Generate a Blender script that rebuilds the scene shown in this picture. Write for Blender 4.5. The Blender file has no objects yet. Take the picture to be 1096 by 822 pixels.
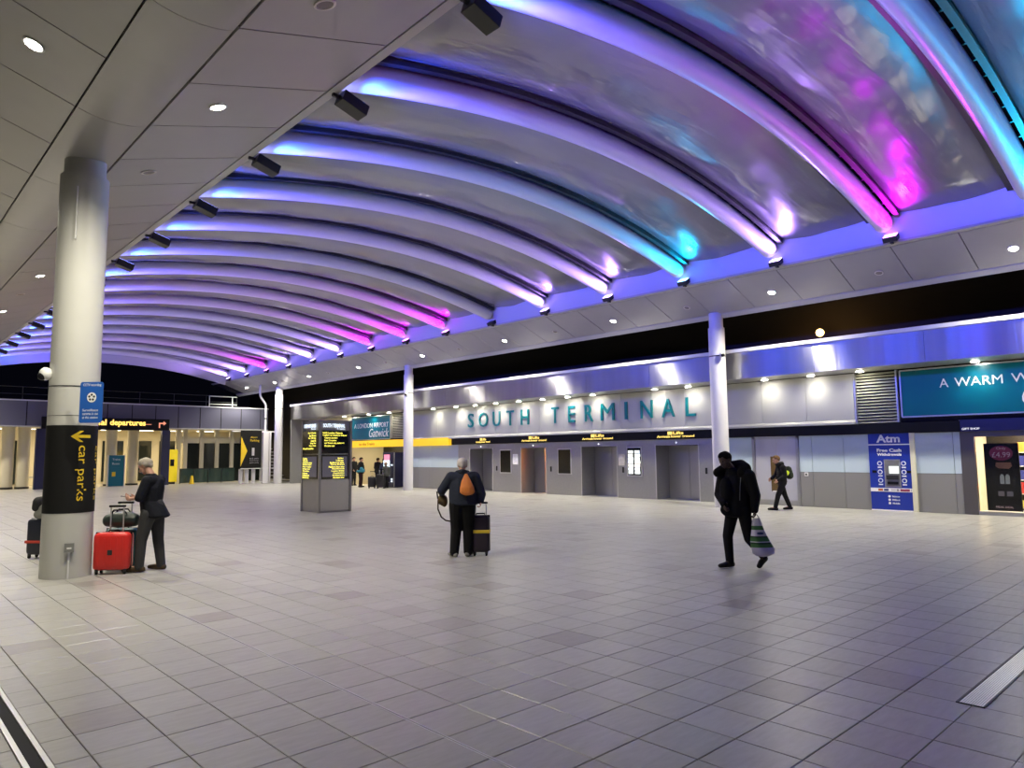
import bpy, bmesh, math, random
from mathutils import Vector, Matrix
random.seed(7)
PI = math.pi
SC = bpy.context.scene
COL = SC.collection

# ------------------------------------------------------------------ camera
FPX, PITCH, ROLL, YAW, EYE = 756.3047, 0.0983039, 0.010, 0.7539235, 1.80
def make_camera():
    r0 = Vector((math.cos(YAW), -math.sin(YAW), 0)); f0 = Vector((math.sin(YAW), math.cos(YAW), 0)); u0 = Vector((0, 0, 1))
    f = math.cos(PITCH) * f0 + math.sin(PITCH) * u0
    u1 = -math.sin(PITCH) * f0 + math.cos(PITCH) * u0
    r = math.cos(ROLL) * r0 - math.sin(ROLL) * u1
    u = math.sin(ROLL) * r0 + math.cos(ROLL) * u1
    cd = bpy.data.cameras.new('camera'); cam = bpy.data.objects.new('camera', cd); COL.objects.link(cam)
    cd.sensor_width = 36.0; cd.lens = FPX / 1096 * 36.0; cd.clip_end = 500; cd.clip_start = 0.05
    m = Matrix((r, u, -f)).transposed().to_4x4(); m.translation = (0, 0, EYE)
    cam.matrix_world = m
    SC.camera = cam
    return r, u, f
CR, CU, CF = make_camera()
def project(p):
    w = Vector(p) - Vector((0, 0, EYE)); z = w.dot(CF)
    if z < 0.2: return None
    return 548 + FPX * w.dot(CR) / z, 411 - FPX * w.dot(CU) / z, z

# ------------------------------------------------------------------ world, exposure
W = bpy.data.worlds.new('night_sky'); SC.world = W; W.use_nodes = True
bg = W.node_tree.nodes['Background']; bg.inputs[0].default_value = (0.012, 0.013, 0.03, 1); bg.inputs[1].default_value = 0.10
SC.view_settings.view_transform = 'Standard'; SC.view_settings.look = 'None'
SC.view_settings.exposure = 0.03; SC.view_settings.gamma = 1.0
try: SC.view_settings.use_curve_mapping = False
except Exception: pass
# light levels of the place (watts)
P_LEFT, P_RIGHT, P_OVER, P_BLUE, P_FLOOD = 960.0, 1150.0, 58.0, 1050.0, 720.0

def spot(name, loc, target, power, color, angle=120, blend=0.6, radius=0.08, parent=None):
    l = bpy.data.lights.new(name, 'SPOT'); l.energy = power; l.color = color; l.spot_size = math.radians(angle)
    l.spot_blend = blend; l.shadow_soft_size = radius
    o = bpy.data.objects.new(name, l); COL.objects.link(o); o.location = loc
    o.rotation_euler = (Vector(target) - Vector(loc)).to_track_quat('-Z', 'Y').to_euler()
    return o
def area(name, loc, target, power, color, sx, sy):
    l = bpy.data.lights.new(name, 'AREA'); l.energy = power; l.color = color; l.shape = 'RECTANGLE'; l.size = sx; l.size_y = sy
    o = bpy.data.objects.new(name, l); COL.objects.link(o); o.location = loc
    o.rotation_euler = (Vector(target) - Vector(loc)).to_track_quat('-Z', 'Y').to_euler()
    return o

# ------------------------------------------------------------------ materials
def mat(name, color, rough=0.5, metal=0.0, emit=None, estr=1.0, spec=None, noise=0.0, nscale=8.0, bump=0.0, bscale=60.0, alpha=1.0, coat=0.0, trans=0.0, stretch=(1, 1, 1)):
    m = bpy.data.materials.new(name); m.use_nodes = True
    nt = m.node_tree; b = nt.nodes['Principled BSDF']
    b.inputs['Base Color'].default_value = (*color, 1); b.inputs['Roughness'].default_value = rough; b.inputs['Metallic'].default_value = metal
    if spec is not None: b.inputs['Specular IOR Level'].default_value = spec
    if coat: b.inputs['Coat Weight'].default_value = coat
    if trans: b.inputs['Transmission Weight'].default_value = trans
    if alpha < 1: b.inputs['Alpha'].default_value = alpha
    if emit: b.inputs['Emission Color'].default_value = (*emit, 1); b.inputs['Emission Strength'].default_value = estr
    if noise or bump:
        tc = nt.nodes.new('ShaderNodeTexCoord'); mp = nt.nodes.new('ShaderNodeMapping'); mp.inputs['Scale'].default_value = stretch
        nt.links.new(tc.outputs['Object'], mp.inputs['Vector'])
    if noise:
        n = nt.nodes.new('ShaderNodeTexNoise'); n.inputs['Scale'].default_value = nscale; n.inputs['Detail'].default_value = 5
        nt.links.new(mp.outputs['Vector'], n.inputs['Vector'])
        r = nt.nodes.new('ShaderNodeMix'); r.data_type = 'RGBA'
        r.inputs[6].default_value = tuple(max(0, c * (1 - noise)) for c in color) + (1,)
        r.inputs[7].default_value = tuple(min(1, c * (1 + noise)) for c in color) + (1,)
        nt.links.new(n.outputs['Fac'], r.inputs[0]); nt.links.new(r.outputs[2], b.inputs['Base Color'])
    if bump:
        n2 = nt.nodes.new('ShaderNodeTexNoise'); n2.inputs['Scale'].default_value = bscale; n2.inputs['Detail'].default_value = 4
        nt.links.new(mp.outputs['Vector'], n2.inputs['Vector'])
        bp = nt.nodes.new('ShaderNodeBump'); bp.inputs['Strength'].default_value = bump; bp.inputs['Distance'].default_value = 0.02
        nt.links.new(n2.outputs['Fac'], bp.inputs['Height']); nt.links.new(bp.outputs['Normal'], b.inputs['Normal'])
    return m
def emat(name, color, strength):
    return mat(name, tuple(c * 0.3 for c in color), 0.4, emit=color, estr=strength)

def floor_material():
    m = bpy.data.materials.new('porcelain_tile'); m.use_nodes = True; nt = m.node_tree; b = nt.nodes['Principled BSDF']
    g = nt.nodes.new('ShaderNodeNewGeometry')
    mp = nt.nodes.new('ShaderNodeMapping'); mp.inputs['Location'].default_value = (-(2.05 / TPX) + 40, -(1.5745 / TPY) + 40, 0)
    mp.inputs['Scale'].default_value = (1 / TPX, 1 / TPY, 0); nt.links.new(g.outputs['Position'], mp.inputs['Vector'])
    fl = nt.nodes.new('ShaderNodeVectorMath'); fl.operation = 'FLOOR'; nt.links.new(mp.outputs[0], fl.inputs[0])
    wn = nt.nodes.new('ShaderNodeTexWhiteNoise'); nt.links.new(fl.outputs[0], wn.inputs['Vector'])
    ramp = nt.nodes.new('ShaderNodeValToRGB'); e = ramp.color_ramp.elements
    e[0].position = 0.0; e[0].color = (0.33, 0.305, 0.285, 1); e[1].position = 0.07; e[1].color = (0.41, 0.402, 0.372, 1)
    x = e.new(0.6); x.color = (0.435, 0.428, 0.398, 1); x = e.new(1.0); x.color = (0.46, 0.452, 0.42, 1)
    nt.links.new(wn.outputs['Value'], ramp.inputs[0])
    ms = nt.nodes.new('ShaderNodeMapping'); ms.inputs['Scale'].default_value = (2.2, 9.0, 1); nt.links.new(g.outputs['Position'], ms.inputs['Vector'])
    n = nt.nodes.new('ShaderNodeTexNoise'); n.inputs['Scale'].default_value = 2.2; n.inputs['Detail'].default_value = 8; n.inputs['Roughness'].default_value = 0.65
    nt.links.new(ms.outputs[0], n.inputs['Vector'])
    r2 = nt.nodes.new('ShaderNodeValToRGB'); r2.color_ramp.elements[0].position = 0.3; r2.color_ramp.elements[0].color = (0.86, 0.85, 0.84, 1)
    r2.color_ramp.elements[1].position = 0.7; r2.color_ramp.elements[1].color = (1.05, 1.05, 1.05, 1)
    nt.links.new(n.outputs['Fac'], r2.inputs[0])
    mx = nt.nodes.new('ShaderNodeMix'); mx.data_type = 'RGBA'; mx.blend_type = 'MULTIPLY'; mx.inputs[0].default_value = 1
    nt.links.new(ramp.outputs[0], mx.inputs[6]); nt.links.new(r2.outputs[0], mx.inputs[7])
    n3 = nt.nodes.new('ShaderNodeTexNoise'); n3.inputs['Scale'].default_value = 0.35; n3.inputs['Detail'].default_value = 3
    nt.links.new(g.outputs['Position'], n3.inputs['Vector'])
    r3 = nt.nodes.new('ShaderNodeMapRange'); r3.inputs[3].default_value = 0.24; r3.inputs[4].default_value = 0.42
    nt.links.new(n3.outputs['Fac'], r3.inputs[0]); nt.links.new(r3.outputs[0], b.inputs['Roughness'])
    nt.links.new(mx.outputs[2], b.inputs['Base Color'])
    bp = nt.nodes.new('ShaderNodeBump'); bp.inputs['Strength'].default_value = 0.08; bp.inputs['Distance'].default_value = 0.01
    nt.links.new(n.outputs['Fac'], bp.inputs['Height']); nt.links.new(bp.outputs[0], b.inputs['Normal'])
    b.inputs['Specular IOR Level'].default_value = 0.35
    return m

def membrane_material():
    m = bpy.data.materials.new('etfe_foil'); m.use_nodes = True; nt = m.node_tree; b = nt.nodes['Principled BSDF']
    b.inputs['Base Color'].default_value = (0.15, 0.15, 0.17, 1); b.inputs['Roughness'].default_value = 0.36; b.inputs['Specular IOR Level'].default_value = 0.9; b.inputs['Coat Weight'].default_value = 1.0; b.inputs['Coat Roughness'].default_value = 0.03; b.inputs['Coat IOR'].default_value = 1.6
    g = nt.nodes.new('ShaderNodeNewGeometry')
    mp = nt.nodes.new('ShaderNodeMapping'); mp.inputs['Scale'].default_value = (0.16, 2.4, 1); nt.links.new(g.outputs['Position'], mp.inputs['Vector'])
    n = nt.nodes.new('ShaderNodeTexNoise'); n.inputs['Scale'].default_value = 1.3; n.inputs['Detail'].default_value = 3; n.inputs['Distortion'].default_value = 0.6
    nt.links.new(mp.outputs[0], n.inputs['Vector'])
    bp = nt.nodes.new('ShaderNodeBump'); bp.inputs['Strength'].default_value = 0.3; bp.inputs['Distance'].default_value = 0.08
    nt.links.new(n.outputs['Fac'], bp.inputs['Height']); nt.links.new(bp.outputs[0], b.inputs['Normal']); nt.links.new(bp.outputs[0], b.inputs['Coat Normal'])
    # clear foil: part of what lies above shows through
    tr = nt.nodes.new('ShaderNodeBsdfTransparent'); tr.inputs[0].default_value = (0.9, 0.9, 1, 1)
    ms = nt.nodes.new('ShaderNodeMixShader'); ms.inputs[0].default_value = 0.14
    out = nt.nodes['Material Output']
    nt.links.new(b.outputs[0], ms.inputs[1]); nt.links.new(tr.outputs[0], ms.inputs[2]); nt.links.new(ms.outputs[0], out.inputs[0])
    return m

TPX, TPY = 0.428, 0.434
M = {}
M['tile'] = floor_material()
M['foil'] = membrane_material()
M['grout'] = mat('grout', (0.06, 0.055, 0.05), 0.9)
M['soffit'] = mat('soffit_panel_grey', (0.33, 0.32, 0.31), 0.34, 0.3, noise=0.04, nscale=3)
M['soffit_white'] = mat('soffit_lip_white', (0.42, 0.41, 0.40), 0.45)
M['dark'] = mat('dark_void', (0.012, 0.012, 0.014), 0.9)
M['rib'] = mat('white_painted_steel', (0.60, 0.59, 0.63), 0.33)
M['rail'] = mat('black_clamp_rail', (0.015, 0.015, 0.017), 0.4)
M['gutter'] = mat('pale_gutter_steel', (0.55, 0.55, 0.58), 0.35, 0.2)
M['column'] = mat('column_white_paint', (0.52, 0.515, 0.48), 0.42, noise=0.05, nscale=2.5)
M['colwhite'] = mat('column_pale_paint', (0.72, 0.71, 0.74), 0.42)
M['black'] = mat('black_gloss', (0.006, 0.006, 0.007), 0.5, spec=.2)
M['blackmatt'] = mat('black_matt', (0.010, 0.010, 0.010), 0.7, spec=.2)
M['yellow'] = mat('yellow_vinyl', (0.85, 0.58, 0.02), 0.5)
M['steel'] = mat('brushed_steel', (0.42, 0.42, 0.44), 0.13, 1.0, noise=0.3, nscale=1.6, stretch=(0, 1, .03), bump=.6, bscale=2.2)
_nt = M['steel'].node_tree; _b = _nt.nodes['Principled BSDF']; _b.inputs['Anisotropic'].default_value = 0.95; _b.inputs['Roughness'].default_value = 0.31
_tg = _nt.nodes.new('ShaderNodeTangent'); _tg.direction_type = 'RADIAL'; _tg.axis = 'Y'; _nt.links.new(_tg.outputs[0], _b.inputs['Tangent'])
M['liftsteel'] = mat('satin_lift_steel', (0.42, 0.42, 0.43), 0.38, 0.85, noise=0.1, nscale=14)
M['liftdoor'] = mat('lift_door_steel', (0.50, 0.49, 0.50), 0.30, 0.9)
M['whitepanel'] = mat('pale_grey_cladding', (0.44, 0.44, 0.43), 0.4)
M['glasspanel'] = mat('pale_blue_backpainted_glass', (0.50, 0.60, 0.66), 0.12, coat=0.4)
M['granite'] = mat('grey_speckled_granite', (0.24, 0.235, 0.23), 0.3, noise=0.45, nscale=120)
M['coping'] = mat('pale_coping', (0.6, 0.6, 0.66), 0.4)
M['tealletter'] = mat('teal_letter', (0.0, 0.17, 0.20), 0.35)
M['tealsign'] = mat('teal_sign', (0.0, 0.14, 0.21), 0.3)
M['signwhite'] = mat('sign_white', (0.85, 0.85, 0.85), 0.4)
M['navy'] = mat('navy_band', (0.012, 0.014, 0.10), 0.35)
M['white'] = mat('white_plastic', (0.75, 0.75, 0.73), 0.4)
M['darkmetal'] = mat('dark_grey_metal', (0.04, 0.04, 0.042), 0.4, 0.5)
M['metal'] = mat('bright_metal', (0.70, 0.70, 0.71), 0.32, .8)
M['blue'] = mat('sign_blue', (0.02, 0.11, 0.45), 0.4)
M['atmblue'] = mat('cash_machine_blue', (0.012, 0.035, 0.33), 0.35)
M['cream'] = mat('cream_paint', (0.66, 0.60, 0.44), 0.55)
M['farpanel'] = mat('grey_blue_fascia', (0.10, 0.10, 0.15), 0.45)
M['glassdark'] = mat('dark_window_glass', (0.02, 0.024, 0.022), 0.08)
M['greenglass'] = mat('green_tinted_glass', (0.03, 0.06, 0.05), 0.08, alpha=0.85)
M['lamp'] = emat('lamp_lens', (1.0, 0.95, 0.82), 120.0)
M['lampcool'] = emat('lamp_lens_cool', (1.0, 0.95, 0.80), 110.0)
M['tube'] = emat('strip_lamp', (1.0, 0.9, 0.68), 9.0)
M['speaker'] = mat('speaker_grille', (0.22, 0.2, 0.17), 0.7, noise=0.3, nscale=90)
M['ring'] = mat('ring_trim', (0.62, 0.58, 0.5), 0.4)
M['glass'] = mat('clear_glass', (0.02, 0.02, 0.02), 0.03, alpha=0.10)

# ------------------------------------------------------------------ mesh helpers
class MB:
    def __init__(s): s.v = []; s.f = []
    def add(s, vs, fs):
        n = len(s.v); s.v += [tuple(p) for p in vs]; s.f += [tuple(i + n for i in f) for f in fs]; return s
    def box(s, x0, x1, y0, y1, z0, z1):
        return s.hexa([(x0, y0, z0), (x1, y0, z0), (x1, y1, z0), (x0, y1, z0), (x0, y0, z1), (x1, y0, z1), (x1, y1, z1), (x0, y1, z1)])
    def hexa(s, p):
        return s.add(p, [(0, 3, 2, 1), (4, 5, 6, 7), (0, 1, 5, 4), (1, 2, 6, 5), (2, 3, 7, 6), (3, 0, 4, 7)])
    def rbox(s, x0, x1, y0, y1, z0, z1, r=0.02):
        """box with chamfered edges"""
        bm = bmesh.new(); bmesh.ops.create_cube(bm, size=1)
        for v in bm.verts: v.co = Vector(((x0 + x1) / 2 + v.co.x * (x1 - x0), (y0 + y1) / 2 + v.co.y * (y1 - y0), (z0 + z1) / 2 + v.co.z * (z1 - z0)))
        bmesh.ops.bevel(bm, geom=bm.edges[:], offset=r, segments=3, profile=0.5, affect='EDGES')
        return s.frombm(bm)
    def frombm(s, bm, mx=None):
        bm.verts.index_update()
        s.add([(mx @ v.co if mx else v.co) for v in bm.verts], [[v.index for v in f.verts] for f in bm.faces]); bm.free(); return s
    def lathe(s, prof, c=(0, 0, 0), n=32, cap=True):
        vs = []; fs = []
        for r, z in prof:
            for i in range(n):
                a = 2 * PI * i / n; vs.append((c[0] + r * math.cos(a), c[1] + r * math.sin(a), c[2] + z))
        for j in range(len(prof) - 1):
            for i in range(n):
                k = (i + 1) % n; fs.append((j * n + i, j * n + k, (j + 1) * n + k, (j + 1) * n + i))
        if cap:
            fs.append(tuple(range(n - 1, -1, -1))); fs.append(tuple((len(prof) - 1) * n + i for i in range(n)))
        return s.add(vs, fs)
    def tube(s, pts, r, n=12, cap=True):
        P = [Vector(p) for p in pts]; R = r if isinstance(r, (list, tuple)) else [r] * len(P)
        vs = []; fs = []; up = None
        for i, p in enumerate(P):
            t = (P[min(i + 1, len(P) - 1)] - P[max(i - 1, 0)]).normalized()
            if up is None: up = Vector((0, 0, 1)) if abs(t.z) < 0.9 else Vector((1, 0, 0))
            a = t.cross(up).normalized(); b = a.cross(t).normalized(); up = b
            for k in range(n):
                q = 2 * PI * k / n; vs.append(p + R[i] * (math.cos(q) * a + math.sin(q) * b))
        for i in range(len(P) - 1):
            for k in range(n):
                j = (k + 1) % n; fs.append((i * n + k, i * n + j, (i + 1) * n + j, (i + 1) * n + k))
        if cap: fs.append(tuple(range(n - 1, -1, -1))); fs.append(tuple((len(P) - 1) * n + k for k in range(n)))
        return s.add(vs, fs)
    def ball(s, c, r, nu=12, nv=8):
        rx, ry, rz = r if isinstance(r, (tuple, list)) else (r, r, r)
        vs = [(c[0], c[1], c[2] - rz)]; fs = []
        for j in range(1, nv):
            t = PI * j / nv
            for i in range(nu):
                a = 2 * PI * i / nu; vs.append((c[0] + rx * math.sin(t) * math.cos(a), c[1] + ry * math.sin(t) * math.sin(a), c[2] - rz * math.cos(t)))
        vs.append((c[0], c[1], c[2] + rz)); L = len(vs) - 1
        for i in range(nu):
            k = (i + 1) % nu; fs.append((0, 1 + k, 1 + i)); fs.append((L, L - nu + i, L - nu + k))
            for j in range(nv - 2):
                fs.append((1 + j * nu + i, 1 + j * nu + k, 1 + (j + 1) * nu + k, 1 + (j + 1) * nu + i))
        return s.add(vs, fs)
    def sweep(s, prof, y0, y1):
        """closed XZ profile extruded along Y"""
        n = len(prof); vs = [(x, y0, z) for x, z in prof] + [(x, y1, z) for x, z in prof]
        return s.add(vs, [(i, (i + 1) % n, n + (i + 1) % n, n + i) for i in range(n)] + [tuple(range(n - 1, -1, -1)), tuple(range(n, 2 * n))])
    def prism(s, poly, o, ax, ay, az, d):
        """polygon in the plane (ax, ay) at origin o, thickness d along az"""
        o, ax, ay, az = Vector(o), Vector(ax), Vector(ay), Vector(az); n = len(poly)
        vs = [o + ax * x + ay * y for x, y in poly] + [o + ax * x + ay * y + az * d for x, y in poly]
        return s.add(vs, [tuple(range(n)), tuple(range(2 * n - 1, n - 1, -1))] + [(i, n + i, n + (i + 1) % n, (i + 1) % n) for i in range(n)])
    def xf(s, mx): s.v = [tuple(mx @ Vector(p)) for p in s.v]; return s
    def build(s, name, material, parent=None, world=True, smooth=False):
        me = bpy.data.meshes.new(name); me.from_pydata(s.v, [], s.f); me.update()
        bm = bmesh.new(); bm.from_mesh(me); bmesh.ops.recalc_face_normals(bm, faces=bm.faces); bm.to_mesh(me); bm.free()
        return link(name, me, material, parent, world, smooth)
def link(name, me, material, parent=None, world=True, smooth=False):
    if material is not None and not me.materials: me.materials.append(M[material] if isinstance(material, str) else material)
    o = bpy.data.objects.new(name, me); COL.objects.link(o)
    if smooth:
        try: me.shade_smooth()
        except Exception: me.polygons.foreach_set('use_smooth', [True] * len(me.polygons))
        if smooth != 'all':
            try: me.set_sharp_from_angle(angle=math.radians(42))
            except Exception: pass
    if parent is not None:
        o.parent = parent
        if world: o.matrix_parent_inverse = root_matrix(parent).inverted()
    return o
def root_matrix(o):
    m = Matrix.LocRotScale(o.location, o.rotation_euler, o.scale)
    return m if o.parent is None else root_matrix(o.parent) @ o.matrix_parent_inverse @ m
def tag(o, label, cat, group=None, kind=None):
    if label: o['label'] = label
    if cat: o['category'] = cat
    if group: o['group'] = group
    if kind: o['kind'] = kind
    return o
def thing(name, label, cat, loc=(0, 0, 0), rotz=0.0, group=None, kind=None):
    o = bpy.data.objects.new(name, None); o.empty_display_size = 0.2; COL.objects.link(o)
    o.location = loc; o.rotation_euler = (0, 0, rotz)
    return tag(o, label, cat, group, kind)
def structure(name, label, loc=(0, 0, 0)): return thing(name, label, 'structure', loc, kind='structure')
def copy_tree(o, loc=None, rotz=None, label=None, parent=None):
    c = o.copy(); COL.objects.link(c)
    if parent is not None: c.parent = parent
    if loc is not None: c.location = loc
    if rotz is not None: c.rotation_euler = (0, 0, rotz)
    if label: c['label'] = label
    for ch in list(o.children): copy_tree(ch, parent=c)
    return c

_tc = {}
def text_geo(s, bold=0.0):
    if (s, bold) in _tc: return _tc[(s, bold)]
    cu = bpy.data.curves.new('t', 'FONT'); cu.body = s; cu.resolution_u = 3; cu.offset = bold
    ob = bpy.data.objects.new('t', cu); COL.objects.link(ob)
    dg = bpy.context.evaluated_depsgraph_get(); me = ob.evaluated_get(dg).to_mesh()
    v = [(p.co.x, p.co.y) for p in me.vertices]; f = [tuple(p.vertices) for p in me.polygons]
    ob.evaluated_get(dg).to_mesh_clear()
    bpy.data.objects.remove(ob); bpy.data.curves.remove(cu)
    x0 = min(p[0] for p in v); x1 = max(p[0] for p in v); y0 = min(p[1] for p in v); y1 = max(p[1] for p in v)
    _tc[(s, bold)] = (v, f, x0, x1, y0, y1); return _tc[(s, bold)]
def text(mb, s, o, ax, ay, w=None, h=None, depth=0.01, center=False, italic=0.0, bold=0.0):
    """raised lettering: o = lower left corner (or bottom centre), ax reading direction, ay up"""
    v, f, x0, x1, y0, y1 = text_geo(s, bold)
    sx = (w / (x1 - x0)) if w else None; sy = (h / (y1 - y0)) if h else None
    sx = sx or sy; sy = sy or sx
    o, ax, ay = Vector(o), Vector(ax), Vector(ay); az = ax.cross(ay)
    off = -(x1 - x0) * sx / 2 if center else 0
    n = len(v); fr = []; bk = []
    for x, y in v:
        yy = (y - y0) * sy; p = o + ax * ((x - x0) * sx + off + italic * yy) + ay * yy
        bk.append(p); fr.append(p + az * depth)
    # side walls from boundary edges
    ec = {}
    for q in f:
        for i in range(len(q)):
            a, b = q[i], q[(i + 1) % len(q)]; k = (min(a, b), max(a, b)); ec[k] = ec.get(k, 0) + 1
    faces = [tuple(i + n for i in q) for q in f] + [(a, b, b + n, a + n) for (a, b), c in ec.items() if c == 1]
    return mb.add(bk + fr, faces)
WX, WZ = (0, -1, 0), (0, 0, 1)      # reading direction on the right-hand facade (faces -X)
FX = (1, 0, 0)                      # reading direction on walls that face the camera down the hall (face -Y)

# ================================================================== FLOOR
cols = []
for k in range(-20, 49):
    a, b = 2.05 + k * TPX, 2.05 + (k + 1) * TPX
    if a < 0.86 < b: cols += [(a, 0.86), (1.0, b)]
    else: cols.append((a, b))
cols = [(a, min(b, 22.8)) for a, b in cols if a < 22.7 and b > -6]
rows = [(1.5745 + k * TPY, 1.5745 + (k + 1) * TPY) for k in range(-16, 112)]
floor = MB().box(-14, 40, -12, 75, -0.25, -0.013).build('floor', 'grout'); tag(floor, 'pale grey tiled plaza floor with dark joints', 'floor', kind='structure')
allt = []
for a, b in cols:
    for c, d in rows:
        ctr = ((a + b) / 2, (c + d) / 2, 0); q = project(ctr); s = 0
        if q and -25 < q[0] < 1121 and -25 < q[1] < 847: s = (b - a) / q[2] ** 3
        allt.append((s, a, b, c, d))
allt.sort(key=lambda t: -t[0])
G = 0.0032
meshes = {}
for s, a, b, c, d in allt[:300]:
    key = (round(b - a, 3), round(d - c, 3))
    if key not in meshes:
        w, h = (b - a) / 2 - G, (d - c) / 2 - G; e = 0.004
        mb = MB().add([(-w, -h, -.013), (w, -h, -.013), (w, h, -.013), (-w, h, -.013), (-w, -h, -.0025), (w, -h, -.0025), (w, h, -.0025), (-w, h, -.0025),
                       (-w + e, -h + e, 0), (w - e, -h + e, 0), (w - e, h - e, 0), (-w + e, h - e, 0)],
                      [(0, 1, 5, 4), (1, 2, 6, 5), (2, 3, 7, 6), (3, 0, 4, 7), (4, 5, 9, 8), (5, 6, 10, 9), (6, 7, 11, 10), (7, 4, 8, 11), (8, 9, 10, 11)])
        me = bpy.data.meshes.new('floor_tile'); me.from_pydata(mb.v, [], mb.f); me.materials.append(M['tile']); meshes[key] = me
    o = bpy.data.objects.new('floor_tile', meshes[key]); COL.objects.link(o); o.parent = floor; o.location = ((a + b) / 2, (c + d) / 2, random.uniform(-.0007, .0003))
mb = MB()
for s, a, b, c, d in allt[300:]:
    x0, x1, y0, y1 = a + G, b - G, c + G, d - G; z = random.uniform(-.0007, .0003)
    mb.add([(x0, y0, -.013), (x1, y0, -.013), (x1, y1, -.013), (x0, y1, -.013), (x0, y0, z), (x1, y0, z), (x1, y1, z), (x0, y1, z)],
           [(0, 1, 5, 4), (1, 2, 6, 5), (2, 3, 7, 6), (3, 0, 4, 7), (4, 5, 6, 7)])
rest = mb.build('distant_floor_tiles', 'tile', floor); rest['kind'] = 'stuff'
# paving of the concourse beyond the canopy
MB().box(-14, 40, rows[-1][1] + .02, 75, -.013, -.001).build('concourse_paving', mat('concourse_paving', (0.42, 0.38, 0.30), 0.4, noise=.1, nscale=2), floor)

# slot drain bottom left, floor grate bottom right, movement joint
t = thing('slot_drain', 'polished metal slot drain running along the floor at bottom left', 'drain', (0.93, 5, 0))
MB().box(0.862, 0.892, -6, 50, -.013, .003).build('edge_rail', 'metal', t)
MB().box(0.968, 0.998, -6, 50, -.013, .003).build('edge_rail', 'metal', t)
MB().box(0.892, 0.968, -6, 50, -.012, -.006).build('slot', 'dark', t)
M['gratebar'] = mat('grate_bar', (.85, .85, .83), .38, .75)
t = thing('floor_grate', 'rectangular ribbed metal floor grate set in the paving at right', 'grate', (7.6, 1.585, 0))
fr = MB(); X0, X1, Y0, Y1 = 5.89, 9.35, 1.495, 1.675
fr.box(X0, X1, Y0, Y0 + .012, 0, .007).box(X0, X1, Y1 - .012, Y1, 0, .007).box(X0, X0 + .012, Y0, Y1, 0, .007).box(X1 - .012, X1, Y0, Y1, 0, .007)
fr.build('frame', 'darkmetal', t)
MB().box(X0 + .012, X1 - .012, Y0 + .012, Y1 - .012, .0005, .002).build('backing', 'darkmetal', t)
yy = Y0 + .017
while yy < Y1 - .02:
    MB().box(X0 + .014, X1 - .014, yy, yy + .010, .002, .006).build('bar', 'gratebar', t); yy += .0146
t = thing('movement_joint', 'thin metal movement joint strip between floor tiles', 'joint strip', (2.99, 5, 0))
MB().box(2.893, 2.9, -5, 50, -.013, .0012).build('strip', 'metal', t); MB().box(2.912, 2.919, -5, 50, -.013, .0012).build('strip', 'metal', t)

# ================================================================== CANOPY
RIBY = [6.25 + 3.05 * k for k in range(-3, 15)]
XL, XR, XM = 5.0, 18.85, 11.8
def zc(x): return 8.45 - (x - XM) ** 2 / 53.0
canopy = structure('canopy_roof', 'arched canopy of white ribs and clear foil cushions over the plaza', (XM, 20, 7))
xs = [XL + (XR - XL) * i / 48 for i in range(49)]
def arc_box(mb, y0, y1, dz0, dz1, a=XL, b=XR, n=40):
    vs = []; fs = []
    for i in range(n + 1):
        x = a + (b - a) * i / n; z = zc(x); vs += [(x, y0, z + dz0), (x, y1, z + dz0), (x, y1, z + dz1), (x, y0, z + dz1)]
    for i in range(n):
        for k in range(4):
            j = (k + 1) % 4; fs.append((4 * i + k, 4 * i + j, 4 * i + 4 + j, 4 * i + 4 + k))
    fs += [(3, 2, 1, 0), tuple(4 * n + k for k in range(4))]
    return mb.add(vs, fs)
rib_me = None
for y in RIBY:
    if rib_me is None:
        pts = [(x, 0, zc(x)) for x in xs]; R = [.235] * len(pts)
        tail = [(XR + .06, 0, zc(XR + .06)), (XR + .12, 0, zc(XR + .12)), (XR + .16, 0, zc(XR + .16))]
        rib = MB().tube(pts + tail, R + [.215, .15, .05], 20).build('rib', 'rib', canopy, smooth=True); rib_me = rib.data
        chm = arc_box(MB(), -.40, -.28, .10, .30); arc_box(chm, .28, .40, .10, .30)
        x = XL + .2
        while x < XR:
            z = zc(x); chm.box(x, x + .06, -.30, .30, z + .16, z + .24); x += .62
        ch = chm.build('clamp_rail', 'rail', canopy); ch_me = ch.data
        rib.location.y = y; ch.location.y = y
        inv = rib.matrix_parent_inverse.copy()
    else:
        for nm, me in (('rib', rib_me), ('clamp_rail', ch_me)):
            o = bpy.data.objects.new(nm, me); COL.objects.link(o); o.parent = canopy; o.matrix_parent_inverse = inv; o.location.y = y
# foil cushions
NY, NX = 14, 56
def cushion(ya, yb, seed):
    rnd = random.Random(seed); ph = [rnd.uniform(0, 6.28) for _ in range(6)]
    vs = []; fs = []
    for i in range(NX + 1):
        x = XL - .05 + (XR + .05 - XL + .05) * i / NX; u = (x - XM) / 7.05; e = max(0, 1 - abs(u) ** 10)
        for j in range(NY + 1):
            tt = j / NY; y = ya + (yb - ya) * tt
            sag = .32 * math.sin(PI * tt) ** .75 * (.25 + .75 * e)
            wob = .012 * math.sin(2.3 * x + ph[0] + 5 * tt) + .009 * math.sin(5.1 * x + ph[1] - 9 * tt) + .006 * math.sin(9.3 * x + 14 * tt + ph[2])
            vs.append((x, y, zc(x) + .24 - sag + wob * math.sin(PI * tt)))
    for i in range(NX):
        for j in range(NY):
            a = i * (NY + 1) + j; fs.append((a, a + 1, a + NY + 2, a + NY + 1))
    return MB().add(vs, fs)
for i in range(len(RIBY) - 1):
    cushion(RIBY[i] + .34, RIBY[i + 1] - .34, i).build('foil_cushion', 'foil', canopy, smooth='all')
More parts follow.
